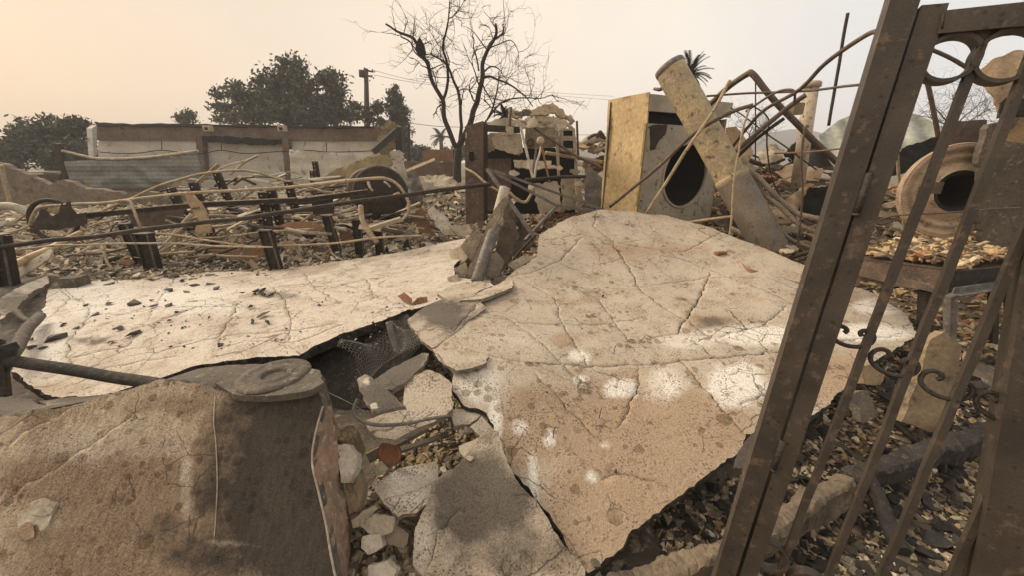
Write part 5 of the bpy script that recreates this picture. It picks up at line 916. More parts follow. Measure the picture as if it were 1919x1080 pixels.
# stones at the slab edge by the gate and in the gap
for i, (a, b, Y, s_, m_) in enumerate([(1340, 905, 1.28, .055, 'con_pale'), (1315, 945, 1.2, .06, 'concrete'), (1250, 975, 1.12, .07, 'concrete'), (1290, 960, 1.15, .04, 'con_dark'), (1210, 1010, 1.06, .05, 'con_dark'), (1385, 855, 1.38, .05, 'con_dark'), (1525, 850, 1.5, .05, 'con_pale'), (1512, 870, 1.45, .035, 'concrete'), (1180, 1075, .95, .09, 'char')]):
    g_ = G(a, b, gh(*(W(a, b, Y).xy))+.03); solo('stone', rockmb(g_, (s_, s_*.8, s_*.55), 500+i), m_, 'loose angular stone lying under the right edge of the tan panel', 'stone', 'stones along the right edge of the tan panel')
for i in range(26):
    x_, y_ = random.uniform(-.52, .02), random.uniform(.98, 1.85)
    px_ = 0; z_ = gh(x_, y_)+.02; s_ = random.uniform(.03, .085)
    solo('stone', rockmb((x_, y_, z_), (s_, s_*.75, s_*.45), 600+i), random.choice(['con_pale', 'concrete', 'con_pale']), 'angular broken stone lying in the gap between the slabs', 'stone', 'stones in the gap between the slabs')
for i, (a, b, Y, s_, m_, lb) in enumerate([(215, 0, 0, 0, '', '')][:0]): pass
FR = [([(655, 975), (700, 948), (708, 955), (682, 985), (660, 992)], 1.17, 'con_pale', 'grey angular stone in the gap right of the brick core'), ([(676, 985), (700, 962), (738, 972), (735, 998), (700, 1006)], 1.13, 'con_pale', 'pale block in the gap below the grey angular stone'), ([(680, 1008), (715, 1000), (718, 1026), (690, 1040), (676, 1028)], 1.08, 'white_ash', 'white square stone in the gap near the bottom of the photo'),
      ([(690, 1062), (725, 1052), (742, 1072), (730, 1095), (690, 1095)], 1.0, 'white_ash', 'white stone at the very bottom of the gap'), ([(632, 838), (648, 836), (668, 852), (670, 878), (655, 908), (640, 905)], 1.27, 'white_ash', 'white plaster stone wrapped in wire beside the pink core'), ([(648, 905), (672, 880), (680, 925), (672, 960), (652, 968)], 1.22, 'stone_yel', 'mossy yellow stone standing beside the pink core'),
      ([(720, 1000), (745, 985), (768, 1000), (758, 1028), (730, 1022)], 1.12, 'concrete', 'tan stone in the middle of the gap stones'), ([(700, 880), (712, 866), (728, 878), (720, 892), (704, 893)], 1.38, 'con_pale', 'small pale stone above the loose pale slab piece')]
for pix, Y, m_, lb in FR: solo('stone', plate(pix, Y, (-.1, -1, 1.0), .05, .004, jg=.007), m_, lb, 'stone')
# terracotta disc, concrete cylinder, small tan stones
p = W(728, 852, 1.42); solo('terracotta_disc', lathe(p, (-.35, -1, .35), [(0, 0), (.052, .0), (.060, .004), (.060, -.02), (0, -.02)], 30), 'terracotta', 'brown round disc standing on edge inside the gap under the bent rod', 'disc')
p = W(650, 812, 1.42); q_ = lathe(p, (-.1, -.15, 1), [(.046, -.14), (.048, 0), (.040, .002), (.038, -.008), (0, -.008)], 26); solo('concrete_cylinder', q_, 'stone_yel', 'small round concrete core standing upright behind the pink brick', 'concrete core')
for i, (a, b, Y, s_) in enumerate([(868, 815, 1.5, .04), (876, 806, 1.52, .045), (860, 855, 1.42, .035), (855, 870, 1.4, .04), (866, 872, 1.39, .03), (888, 800, 1.52, .03)]): solo('stone', rockmb(W(a, b, Y), (s_*.8, s_, s_*1.1), 800+i), 'plaster_edge', 'small pale rubble stone stacked beside the grey square slab piece', 'stone', 'small stones by the square slab piece')
# black post and prop at the left edge
thing('charred_post', 'black burnt frame corner standing at the left edge above the near fragment', 'burnt frame', [('upright', bar(W(-8, 640, 1.75), W(4, 745, 1.62), .05, .05), 'char'), ('cross_piece', bar(W(-10, 655, 1.76), W(25, 650, 1.72), .035, .035), 'char'), ('brace', bar(W(22, 652, 1.72), W(0, 712, 1.68), .03, .04), 'char')])
solo('charred_branch', tube([W(75, 590, 3.0), W(58, 605, 2.75), W(40, 635, 2.45), W(22, 665, 2.2)], .038, 9, wob=.03), 'con_dark', 'grey charred forked stick lying over the left edge of the white panel', 'stick')
solo('charred_branch', tube([W(32, 583, 2.9), W(48, 597, 2.8), W(60, 604, 2.72)], .022, 8, taper=.6, wob=.02), 'con_dark', 'short prong beside the forked stick on the white panel', 'stick')
# chicken wire
def wirenet(quad, nx, ny, amp, r=.0012):
    a, b, c, d = [W(*p) for p in quad]; q_ = MB(); seen = set()
    def P_(u, v):
        u, v = min(max(u, 0), 1), min(max(v, 0), 1); p = a.lerp(b, u).lerp(d.lerp(c, u), v); return p+Vector((N3(p, 4), N3(p, 4, 3), N3(p, 4, 6)))*amp
    for i in range(nx):
        for j in range(ny):
            x0, y0 = (i+(j % 2)*.5)/nx, j/ny; h = 1/ny
            pts = [(x0, y0), (x0+.5/nx, y0+h*.33), (x0+.5/nx, y0+h), (x0, y0+h*1.33)]
            for k in range(3 if False else 2): 
                p, s_ = P_(*pts[k]), P_(*pts[k+1])
                if (s_-p).length > 1e-4: q_.addmb(sweep(circ(r, 3), [p, s_], smooth=True))
            p, s_ = P_(x0, y0), P_(x0-.5/nx, y0+h*.33)
            if (s_-p).length > 1e-4: q_.addmb(sweep(circ(r, 3), [p, s_], smooth=True))
    return q_
solo('wire_netting', wirenet([(630, 668, 2.0), (765, 600, 2.45), (800, 655, 2.1), (650, 712, 1.75)], 27, 17, .12), 'steel_grey', 'torn hexagonal wire netting stretched over the black gap', 'wire netting')
solo('wire_netting', wirenet([(838, 790, 1.49), (850, 785, 1.5), (840, 835, 1.46), (815, 860, 1.46)], 3, 7, .05, .0011), 'steel_char', 'small frayed scrap of netting hanging at the bent rod end', 'wire netting')
solo('wire_netting', wirenet([(630, 800, 1.36), (662, 815, 1.38), (676, 930, 1.22), (640, 920, 1.2)], 3, 9, .03, .0011), 'steel_char', 'wire netting wrapped over the stones beside the pink core', 'wire netting')
solo('plank', bar(W(690, 860, 1.5), W(800, 800, 1.62), .02, .05, (0, .5, 1)), 'concrete', 'splintered plank end inside the hollow under the bent rod', 'plank')
solo('plank', bar(W(730, 852, 1.46), W(840, 815, 1.55), .03, .014), 'con_dark', 'dark lath lying in the hollow under the bent rod', 'plank')
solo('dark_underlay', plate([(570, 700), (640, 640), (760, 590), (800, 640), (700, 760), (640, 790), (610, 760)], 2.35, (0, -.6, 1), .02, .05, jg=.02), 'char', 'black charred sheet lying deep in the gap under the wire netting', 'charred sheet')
cg = MB()

# ================================================================ WRECKED MACHINE, CENTRE
def pp(pix, Y, n=(0, -1, 0), th=.02, amp=0, jg=0, sp=None, ns=2.5): return plate(pix, Y, n, th, amp, sp, jg=jg, ns=ns)
def rectp(x0, y0, x1, y1): return [(x0, y0), (x1, y0), (x1, y1), (x0, y1)]
colf = pp([(871, 236), (905, 226), (906, 415), (873, 420)], 5.5, (-.25, -1, 0), .02, .01); cols = pp([(905, 226), (914, 232), (914, 410), (906, 415)], 5.6, (1, -.55, 0), .02)
thing('machine_column', 'tall brown steel column panel with a square hole, left side of the wrecked machine', 'column', [('front_panel', colf, 'steel_brown'), ('side_panel', cols, 'steel_char'), ('square_hole', pp(rectp(879, 284, 888, 301), 5.47, (-.25, -1, 0), .004), 'black'), ('slot', pp(rectp(872, 248, 875, 258), 5.46, (-.25, -1, 0), .004), 'pale')])
mp_ = [('dark_beam', pp([(908, 233), (975, 237), (975, 249), (908, 246)], 6.0), 'steel_char'), ('enamel_panel', pp([(924, 248), (976, 248), (981, 285), (967, 289), (924, 276)], 5.95, (0, -1, 0), .02, .015, .01), 'pale'), ('side_cheek', pp([(908, 250), (924, 247), (924, 280), (912, 284)], 5.9, (-.3, -1, 0), .02, .03, .02), 'concrete'),
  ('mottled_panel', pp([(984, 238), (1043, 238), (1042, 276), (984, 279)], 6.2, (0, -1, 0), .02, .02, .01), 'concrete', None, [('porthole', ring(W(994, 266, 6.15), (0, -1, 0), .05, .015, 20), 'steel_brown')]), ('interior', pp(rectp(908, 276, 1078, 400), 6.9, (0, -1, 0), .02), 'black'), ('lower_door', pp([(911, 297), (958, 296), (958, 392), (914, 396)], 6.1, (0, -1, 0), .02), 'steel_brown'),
  ('shelf', pp([(962, 298), (1034, 300), (1033, 309), (1045, 313), (1010, 318), (964, 312)], 6.0, (0, -1, .5), .03, .04, .02), 'pale'), ('right_cabinet', pp([(1051, 238), (1078, 240), (1081, 290), (1050, 282)], 6.1, (.2, -1, 0), .25, .01, .01), 'dryer', None, [('window', pp(rectp(1056, 244, 1073, 254), 5.93, (.2, -1, 0), .01), 'black'), ('window', pp(rectp(1056, 263, 1074, 277), 5.93, (.2, -1, 0), .01), 'black')]),
  ('ceiling_panel', pp([(912, 228), (950, 222), (1060, 228), (1078, 238), (975, 240), (910, 236)], 6.3, (0, -1, .6), .03, .05, .03), 'dryer_top'), ('lower_panel', pp([(1000, 345), (1046, 338), (1052, 395), (1010, 402)], 6.0, (.2, -1, .2), .02, .05, .02), 'dryer_top'), ('lower_panel', pp([(1052, 335), (1088, 330), (1092, 392), (1056, 394)], 6.3, (0, -1, .1), .02, .03, .02), 'dryer'),
  ('roof_strip', pp([(958, 208), (1000, 204), (1035, 192), (1052, 203), (1076, 226), (1068, 230), (1040, 210), (1005, 215), (960, 218)], 6.1, (0, -1, .3), .05, .03, .03), 'tan_pipe'), ('roof_strip', pp([(975, 222), (1010, 214), (1052, 216), (1070, 232), (1030, 236), (1015, 228), (985, 232)], 6.3, (0, -1, .4), .04, .05, .04), 'pale'),
  ('standpipe', tube([W(957, 200, 6.0), W(955, 228, 6.0), W(955, 252, 5.9)], .025, 10, False), 'steel_brown'), ('wall_bracket', pp([(948, 236), (963, 236), (962, 252), (950, 254)], 5.85, (0, -1, 0), .05, .02, .01), 'pale'),
  ('diagonal_strut', bar(W(976, 238, 5.9), W(999, 335, 5.5), .035, .015), 'white_ash'), ('curved_strut', tube([W(1016, 262, 5.7), W(1012, 285, 5.6), W(1006, 305, 5.55), W(1001, 335, 5.5)], .018, 8), 'white_ash'), ('rusty_strut', bar(W(1014, 268, 5.6), W(1030, 342, 5.5), .03, .012), 'rust'), ('grey_strut', bar(W(1007, 262, 5.7), W(999, 320, 5.6), .03, .012), 'steel_grey'),
  ('knob', lathe(W(1013, 263, 5.65), (0, -1, .1), [(.055, -.05), (.055, .0), (.04, .02), (0, .02)], 20), 'pale'), ('bent_pipe', tube([W(955, 360, 5.6), W(970, 374, 5.6), (W(985, 378, 5.6)), W(994, 366, 5.6), W(1000, 350, 5.6)], .022, 9), 'tan_pipe'), ('side_frame', bar(W(1081, 226, 6.2), W(1084, 300, 6.2), .03, .03), 'steel_brown'), ('inner_post', bar(W(1043, 238, 6.1), W(1047, 330, 6.1), .04, .04), 'dryer'), ('inner_post', bar(W(1079, 300, 6.2), W(1083, 392, 6.2), .04, .04), 'dryer')]
thing('wrecked_machine', 'gutted industrial machine with pale torn panels and a ragged peaked roof strip, centre', 'machine', [tuple(x) for x in mp_])
for i in range(26):
    a, b = random.uniform(955, 1090), random.uniform(205, 400); Y = random.uniform(5.6, 6.3); r = random.uniform(5, 16)
    P = [(a+r*math.cos(t)*random.uniform(.5, 1.3), b+r*.7*math.sin(t)*random.uniform(.4, 1.2)) for t in [k*1.2566 for k in range(5)]]
    solo('torn_scrap', plate(P, Y, (random.uniform(-.6, .6), -1, random.uniform(-.3, .9)), .012, .03, jg=.01), random.choice(['pale', 'concrete', 'steel_brown', 'dryer', 'tan_pipe']), 'torn sheet scrap hanging in the wrecked machine', 'scrap', 'torn scraps in the wrecked machine')
fr_ = [((913, 316), (1003, 446), .035), ((913, 316), (1042, 384), .03), ((926, 319), (1147, 399), .03), ((1042, 384), (1146, 399), .035), ((1042, 386), (984, 450), .032)]
YF = {913: 4.7, 1003: 4.3, 1042: 4.7, 926: 4.8, 1147: 4.85, 1146: 4.85, 984: 4.3}
thing('tube_frame', 'collapsed triangular frame of square grey tubes lying over the back of the tan panel', 'frame', [('frame_tube', bar(W(*a, YF[a[0]]), W(*b, YF[b[0]]), w_, w_), 'steel_grey') for a, b, w_ in fr_])
thing('leaning_pipe', 'thick grey pipe leaning upright between the two large panels', 'pipe', [('pipe', tube([W(893, 528, 3.45), W(912, 470, 3.6), W(928, 425, 3.75)], .058, 18, True), 'steel_grey'), ('upper_pipe', tube([W(926, 430, 3.8), W(936, 390, 3.9), (W(946, 352, 4.0))], .055, 16), 'dryer'), ('coupling', tube([W(924, 436, 3.77), W(929, 420, 3.8)], .066, 18, False), 'con_dark')])
solo('steel_post', bar(W(948, 378, 4.6), W(950, 500, 4.3), .06, .05), 'steel_brown', 'thin dark upright post right of the leaning grey pipe', 'steel post')
solo('bowl_panel', plate([(955, 385), (1000, 440), (1003, 470), (960, 470), (940, 430)], 4.7, (-.3, -1, .2), .02, .06, jg=.01), 'steel_brown', 'brown curved panel behind the triangular tube frame', 'panel')
for i in range(22):
    a, b = random.uniform(880, 1000), random.uniform(400, 505); Y = 4.9-(b-400)/105*1.0; r = random.uniform(5, 13)
    P = [(a+r*math.cos(t)*random.uniform(.5, 1.3), b+r*math.sin(t)*random.uniform(.4, 1.3)) for t in [k*1.2566 for k in range(5)]]
    solo('torn_scrap', plate(P, Y, (random.uniform(-.8, .8), -1, random.uniform(-.2, .9)), .012, .03, jg=.01), random.choice(['steel_brown', 'steel_char', 'con_pale', 'concrete', 'rust', 'char']), 'torn scrap in the dark jumble beside the leaning grey pipe', 'scrap', 'torn scraps beside the leaning grey pipe')
solo('rod', tube([W(948, 505, 3.9), W(975, 470, 4.0), W(1003, 440, 4.1)], .014, 8), 'steel_char', 'dark rod slanting up between the grey pipe and the tan panel', 'rod')
for i, (pix, Y, m_, n_) in enumerate([([(850, 505), (872, 490), (880, 515), (862, 528)], 3.9, 'con_pale', (0, -1, .4)), ([(842, 470), (880, 450), (888, 470), (860, 500), (846, 492)], 4.3, 'pale', (-.4, -1, .5)), ([(838, 520), (858, 512), (864, 530), (846, 536)], 3.5, 'con_pale', (0, -1, 1)), ([(952, 495), (985, 475), (1000, 482), (965, 508)], 3.9, 'con_pale', (0, -1, 1)), ([(905, 500), (930, 470), (945, 490), (935, 520), (910, 524)], 3.6, 'concrete', (.2, -1, .2)), ([(862, 462), (890, 430), (905, 440), (884, 490)], 4.2, 'concrete', (-.5, -1, .1))]):
    solo('rubble_block', plate(pix, Y, n_, .05, .012, jg=.006), m_, 'angular pale block wedged around the foot of the leaning grey pipe', 'block', 'blocks around the leaning grey pipe')

# ================================================================ ROOFLESS BUILDING AND WALLS BEHIND
YB = 20
def wb_(x0, y0, x1, y1, Y, th, m_=None, jg=0, amp=0): return plate([(x0, y0), (x1, y0+(0 if x1 < 0 else 0)), (x1, y1), (x0, y1)], Y, (0, -1, 0), th, amp, jg=jg)
bp_ = [('block_wall', plate([(184, 260), (733, 262), (733, 372), (184, 372)], YB, (0, -1, 0), .25, .03, jg=.02), 'wall_white'), ('upper_band', plate([(181, 233), (736, 236), (733, 263), (182, 262)], YB-.12, (0, -1, 0), .4, .01, jg=.015), 'wall_brown'),
   ('coping', plate([(179, 230), (300, 231), (420, 232), (560, 234), (700, 236), (700, 238), (420, 236), (180, 235)], YB-.25, (0, -1, .2), .6, .01, jg=.04), 'char'), ('return_wall', plate([(172, 240), (181, 234), (183, 290), (176, 292)], YB-.9, (-1, -.3, 0), .2), 'wall_white')]
for x0, x1, y0, y1 in ((366, 376, 255, 330), (527, 537, 258, 336)): bp_.append(('pillar', plate([(x0, y0), (x1+2, y0), (x1+9, y1), (x0+8, y1)], YB-.35, (0, -1, 0), .3, .01, jg=.02), 'wall_brown'))
bp_.append(('burnt_beam', plate([(380, 253), (440, 257), (525, 261), (523, 270), (470, 270), (382, 264)], YB-.45, (0, -1, 0), .35, .05, jg=.06), 'black'))
for x in (390, 529): c_ = W(x, 240, YB-.6); bp_.append(('floodlight', box(c_, (.34, .25, .26)), 'pale', None, [('lamp_glass', box(c_+Vector((0, -.13, -.02)), (.16, .02, .12)), 'black')]))
pts = [(186, 284), (222, 287), (262, 286), (303, 281), (345, 286), (380, 287), (415, 281), (460, 287), (526, 283), (575, 281), (612, 284), (650, 284), (700, 282)]
bp_.append(('cable', tube([W(a, b, YB-.4) for a, b in pts], .022, 5), 'char'))
for x, y in ((303, 281), (415, 281), (612, 284)): bp_.append(('cable_hanger', bar(W(x, y-18, YB-.4), W(x, y, YB-.4), .03, .03), 'steel_brown'))
bp_.append(('broken_end', plate([(712, 248), (722, 228), (735, 226), (748, 236), (752, 250), (744, 262), (735, 285), (715, 292), (708, 276)], YB-1.0, (.2, -1, 0), .4, .12, jg=.12), 'olive'))
bp_.append(('burnt_rafter', bar(W(745, 243, YB-1.5), W(700, 284, YB-2.2), .28, .25), 'char')); bp_.append(('burnt_post', bar(W(748, 238, YB-1), W(750, 300, YB-1), .3, .3), 'char'))
bp_.append(('footing', plate([(184, 356), (733, 350), (733, 366), (184, 372)], YB-.3, (0, -1, 0), .3, .03, jg=.05), 'wall_brown'))
thing('burnt_building', 'long roofless burnt building with pale block wall and brown band, back left', 'building', bp_)
thing('corrugated_fence', 'sagging grey corrugated metal sheet hung before the left part of the roofless building', 'metal fence', [('corrugated_sheet', plate([(123, 302), (170, 299), (230, 298), (300, 293), (371, 283), (376, 352), (300, 354), (200, 353), (128, 346)], 15, (0, -1, 0), .02, .12, .16, (math.pi/2, .19, .05)), 'corr'), ('top_tube', tube([W(117, 282, 15), W(150, 290, 15), W(180, 296, 15), W(230, 297, 15), W(300, 292, 15), W(371, 282, 15)], .05, 8), 'pale'), ('fence_post', bar(W(108, 268, 15.1), W(124, 345, 15.1), .22, .15), 'steel_char'), ('kick_rail', plate([(200, 352), (372, 350), (372, 358), (210, 359)], 14.9, (0, -1, 0), .04), 'steel_brown')])
solo('corrugated_sheet', plate([(541, 279), (600, 284), (698, 287), (668, 305), (620, 325), (590, 334), (546, 336)], 17, (0, -1, 0), .02, .1, .16, (math.pi/2, .19, .04)), 'wall_white', 'pale ribbed sheet sagging before the right part of the roofless building', 'metal sheet')
solo('block_wall', plate([(-150, 296), (0, 306), (52, 326), (60, 332), (92, 345), (108, 338), (135, 340), (155, 352), (195, 354), (240, 363), (262, 358), (330, 360), (372, 372), (386, 392), (386, 404), (-150, 410)], 12, (.05, -1, 0), .2, .04, .25, jg=.04), 'block', 'low crumbled concrete block wall at the left below the dark trees', 'block wall')
solo('railing', tube([W(52, 322, 14), W(112, 322, 14)], .05, 6, False), 'pale', 'short pale handrail above the crumbled block wall', 'railing'); solo('low_screen', plate(rectp(60, 326, 112, 338), 14.2, (0, -1, 0), .05), 'steel_brown', 'dark panel under the short pale handrail', 'panel')
solo('curved_tube', tube([W(2, 308, 9), W(10, 345, 9), W(20, 384, 9)], .04, 8), 'tan_pipe', 'pale curved tube leaning on the block wall at the left edge', 'tube')
solo('curved_tube', tube([W(-30, 400, 7), W(0, 386, 7), (W(30, 388, 7)), W(52, 400, 7), W(62, 412, 7)], .07, 10), 'dryer', 'thick grey arched duct piece at the left edge below the block wall', 'tube')
solo('tyre_ring', ring(W(100, 412, 5.6), (.2, -1, .1), .29, .03, 40), 'steel_char', 'dark ring standing behind the black jagged plate', 'ring')
solo('low_wall', plate([(757, 301), (856, 303), (856, 330), (757, 330)], 16, (0, -1, 0), .25, .02, jg=.02), 'wall_brown', 'low brown wall between the round machine and the square-holed column', 'wall')
solo('burnt_shed', plate([(791, 283), (818, 279), (849, 280), (850, 302), (792, 302)], 17, (0, -1, 0), 1.5, .02, jg=.03), 'rust', 'small scorched orange shed behind the low brown wall', 'shed')
solo('gate_pillar', plate([(849, 279), (857, 279), (857, 325), (850, 325)], 15.6, (0, -1, 0), .4), 'steel_char', 'dark pillar at the right end of the low brown wall', 'pillar')
solo('pole', bar(W(766, 232, 22), W(767, 305, 22), .12, .12), 'steel_char', 'dark slim pole right of the conifer', 'pole')
# round machine and broken column
mc = W(712, 362, 6.2); md = Vector((.1, -1, .05))
thing('round_machine', 'black round machine housing standing in rubble before the olive sheet', 'machine', [('disc', lathe(mc, md, [(0, .02), (.40, .02), (.43, 0), (.43, -.12), (.3, -.2), (0, -.2)], 40), 'steel_char'), ('housing', lathe(mc+Vector((-.28, .35, .03)), (.35, -1, 0), [(0, .2), (.34, .2), (.36, .0), (.36, -.3), (0, -.3)], 32), 'steel_brown'), ('torn_skirt', plate([(680, 362), (745, 350), (752, 385), (744, 412), (728, 400), (700, 408), (676, 400)], 5.95, (0, -1, 0), .02, .03, jg=.02), 'steel_char'),
  ('hook', tube([W(690, 340, 5.9), W(693, 350, 5.88), W(698, 357, 5.9)], .02, 7), 'white_ash'), ('hook', tube([W(720, 340, 5.9), W(727, 345, 5.88), W(731, 350, 5.9)], .015, 7), 'white_ash')])
solo('broken_column', plate([(733, 284), (752, 281), (757, 300), (762, 330), (768, 360), (756, 376), (748, 340), (738, 310)], 7.2, (.1, -1, .1), .12, .05, .04, jg=.03), 'white_ash', 'pale cracked broken column standing beside the round machine', 'column')

# ================================================================ TANGLED HEAPS
for i in range(210):
    a, b = random.uniform(300, 750), random.uniform(326, 430); Y = 8.2-(b-328)/100*3.0+random.uniform(-.3, .3); L_ = random.uniform(20, 100); an = random.gauss(.05, .5)
    x1, y1 = a+L_*math.cos(an), b+L_*math.sin(an)*.6
    P = [W(a, b, Y), W((a+x1)/2, (b+y1)/2-random.uniform(-4, 8), Y), W(x1, y1, Y+random.uniform(-.3, .3))]
    if random.random() < .6: mb = bar(P[0], P[2], random.uniform(.02, .08), random.uniform(.008, .03), (random.uniform(-1, 1), random.uniform(-1, 1), 1))
    else: mb = tube(P, random.uniform(.010, .028), 7, wob=.03)
    solo('strip', mb, random.choice(['tan_pipe', 'pale', 'white_ash', 'pale', 'steel_char', 'steel_brown', 'dryer_top', 'steel_grey']), 'loose strip or tube lying in the tangled heap before the roofless building', 'strip', 'strips and tubes in the tangled left heap')
for i in range(70):
    a, b = random.uniform(0, 400), random.uniform(405, 480); Y = 7.2-(b-405)/75*2.4; L_ = random.uniform(25, 110); an = random.gauss(-.15, .4)
    P = [W(a, b, Y), W(a+L_/2*math.cos(an), b+L_/2*math.sin(an)*.5-random.uniform(-4, 6), Y), W(a+L_*math.cos(an), b+L_*math.sin(an)*.5, Y)]
    solo('strip', tube(P, random.uniform(.006, .018), 7, wob=.03), random.choice(['tan_pipe', 'pale', 'steel_char', 'steel_brown', 'concrete']), 'thin bent strip lying on the ash at the left of the ruin', 'strip', 'thin strips on the ash at the left')
for i in range(100):
    a, b = random.uniform(1385, 1600), random.uniform(285, 455); Y = 6.6-(b-300)/155*2.4+random.uniform(-.2, .2); L_ = random.uniform(30, 130); an = random.gauss(.35, .35)
    P = [W(a, b, Y), W(a+L_/2*math.cos(an), b+L_/2*math.sin(an)+random.uniform(-4, 12), Y), W(min(a+L_*math.cos(an), 1640), b+L_*math.sin(an)*.8, Y)]
    solo('cable', tube(P, random.uniform(.010, .026), 7, wob=.03), random.choice(['concrete', 'steel_brown', 'tan_pipe', 'con_dark', 'tan_sheet', 'con_dark']), 'burnt cable or strip lying in the heap between the flue pipe and the gate', 'cable', 'cables in the heap beside the flue pipe')
for i in range(230):
    R_ = random.random()
    if R_ < .4: a, b = random.uniform(0, 760), random.uniform(385, 490); Y = 8.5-(b-385)/105*3.6
    elif R_ < .75: a, b = random.uniform(1390, 1640), random.uniform(290, 470); Y = 6.8-(b-290)/180*2.9
    elif R_ < .87: a, b = random.uniform(1085, 1130), random.uniform(262, 385); Y = 6.8
    else: a, b = random.uniform(1630, 1700), random.uniform(380, 480); Y = 3.9
    r = random.uniform(5, 17); P = [(a+r*1.6*math.cos(t)*random.uniform(.5, 1.3), b+r*.6*math.sin(t)*random.uniform(.4, 1.2)) for t in [k*1.2566 for k in range(5)]]
    where = 'rubble field left of the column' if R_ < .4 else ('heap beside the flue pipe' if R_ < .75 else ('pile just left of the dryer' if R_ < .87 else 'pile behind the gate stile'))
    solo('crumpled_scrap', plate(P, Y, (random.uniform(-.5, .5), -.7, random.uniform(.2, 1.2)), random.uniform(.01, .04), .05, jg=.012), random.choice(['pale', 'tan_sheet', 'concrete', 'tan_sheet', 'rust', 'steel_char', 'con_dark', 'olive', 'pale']), 'crumpled scrap of sheet or board in the '+where, 'scrap', 'crumpled scraps in the '+where)
for i in range(16):
    a, b = random.uniform(1088, 1128), random.uniform(255, 330); P = [W(a, b, 6.8), W(a+random.uniform(5, 25), b-random.uniform(0, 14), 6.8), W(a+random.uniform(20, 45), b+random.uniform(-10, 14), 7.0)]
    solo('strip', tube(P, random.uniform(.012, .03), 7, wob=.04), random.choice(['pale', 'tan_pipe', 'steel_brown']), 'bent strip in the pile between the wrecked machine and the dryer', 'strip', 'bent strips left of the dryer')
solo('duct_piece', tube([W(1090, 278, 7.4), W(1110, 262, 7.5), W(1130, 256, 7.6)], .09, 12, wob=.05), 'dryer', 'crooked duct piece topping the pile left of the dryer', 'duct')

# ================================================================ TREES, POLES, PALMS
def leafy(name, label, Y, blobs, n_clump, n_leaf, ls, trunk, m_='leaf', depth=.7, cr=.45, tr=.2):
    cl = []; tot = sum(b[2]*b[3] for b in blobs)
    for px, py, rx, ry in blobs:
        for _ in range(max(3, int(n_clump*rx*ry/tot))):
            while True:
                v = Vector([random.uniform(-1, 1) for _ in range(3)])
                if .25 < v.length < 1: break
            c_ = W(px+v.x*rx, py+v.z*ry, Y+v.y*rx*Y/F*depth); cl.append(c_)
    per = n_leaf//len(cl); C_ = np.array([tuple(c) for c in cl]).repeat(per, 0); n = len(C_)
    sz = np.array([random.uniform(.5, 1.25)*cr for _ in cl]).repeat(per)
    P = C_+rng.normal(0, .55, (n, 3))*sz[:, None]*[1, 1, .7]
    d1_ = rng.normal(0, 1, (n, 3)); d1_ /= np.linalg.norm(d1_, axis=1)[:, None]; d2_ = np.cross(d1_, rng.normal(0, 1, (n, 3))); d2_ /= np.linalg.norm(d2_, axis=1)[:, None]; s_ = (ls*rng.uniform(.5, 1.3, n))[:, None]
    V = np.stack([P-d1_*s_, P-d2_*s_*.45, P+d1_*s_, P+d2_*s_*.45], 1).reshape(-1, 3)
    q = MB(); q.v = V.tolist(); q.f = (np.arange(n*4).reshape(-1, 4)).tolist(); q.sm = [False]*n; q.mi = [0]*n
    tk = tube([W(*p) for p in trunk], tr, 8, taper=.5, wob=.1); br = MB(); top = W(*trunk[-1])
    for c_ in random.sample(cl, min(len(cl), 46)):
        s0 = W(*trunk[random.choice([-1, -2])]) ; md_ = s0.lerp(c_, .5)+Vector((random.uniform(-.4, .4), random.uniform(-.4, .4), random.uniform(-.1, .5))); br.addmb(tube([s0, md_, c_], tr*.28, 4, taper=.25))
    thing(name, label, 'tree', [('crown', q, m_), ('trunk', tk, 'bark'), ('limbs', br, 'bark')])
leafy('oak_tree', 'large dark spreading oak rising behind the roofless building', 31, [(440, 190, 42, 38), (500, 175, 48, 45), (545, 150, 42, 40), (590, 180, 55, 50), (625, 150, 26, 28), (560, 205, 90, 28), (470, 215, 75, 18), (640, 212, 24, 24), (545, 118, 12, 12), (415, 215, 22, 20), (505, 160, 25, 25), (610, 205, 45, 30)], 210, 14500, .17, [(560, 330, 31), (555, 270, 31), (545, 235, 31), (540, 200, 31)], cr=.62, tr=.5)
leafy('bushy_tree', 'wide dark bushy tree at the left edge behind the block wall', 24, [(60, 262, 50, 32), (110, 245, 42, 28), (150, 250, 26, 34), (10, 285, 40, 26), (90, 290, 90, 32), (140, 290, 35, 34), (40, 245, 18, 12)], 150, 13000, .14, [(95, 340, 24), (92, 300, 24), (95, 270, 24)], cr=.5, tr=.25)
leafy('small_tree', 'small tree top peeking over the roofless building left of the oak', 34, [(350, 221, 18, 13), (352, 212, 8, 6)], 14, 900, .14, [(350, 290, 34), (350, 235, 34), (350, 222, 34)], cr=.4, tr=.12)
leafy('small_tree', 'thin half burnt tree behind the utility pole', 30, [(668, 212, 16, 16), (702, 214, 16, 20), (708, 196, 8, 8), (665, 198, 8, 6), (720, 225, 12, 10)], 30, 1900, .12, [(690, 300, 30), (690, 240, 30), (690, 218, 30)], cr=.35, tr=.12)
leafy('conifer', 'grey green conifer standing right of the utility pole', 32, [(741, 175, 10, 12), (741, 188, 16, 12), (744, 205, 24, 12), (745, 222, 22, 12), (750, 240, 24, 14), (757, 262, 20, 18), (740, 165, 5, 6)], 95, 6000, .12, [(750, 330, 32), (746, 250, 32), (741, 170, 32)], 'leaf_far', cr=.36, tr=.2)
leafy('shrub', 'low green shrub row seen beyond the low brown wall', 40, [(790, 285, 30, 14), (840, 288, 30, 10), (775, 290, 20, 16), (870, 280, 14, 12)], 40, 4500, .16, [(800, 310, 40), (800, 300, 40), (800, 295, 40)], 'leaf_far', cr=.6, tr=.1)
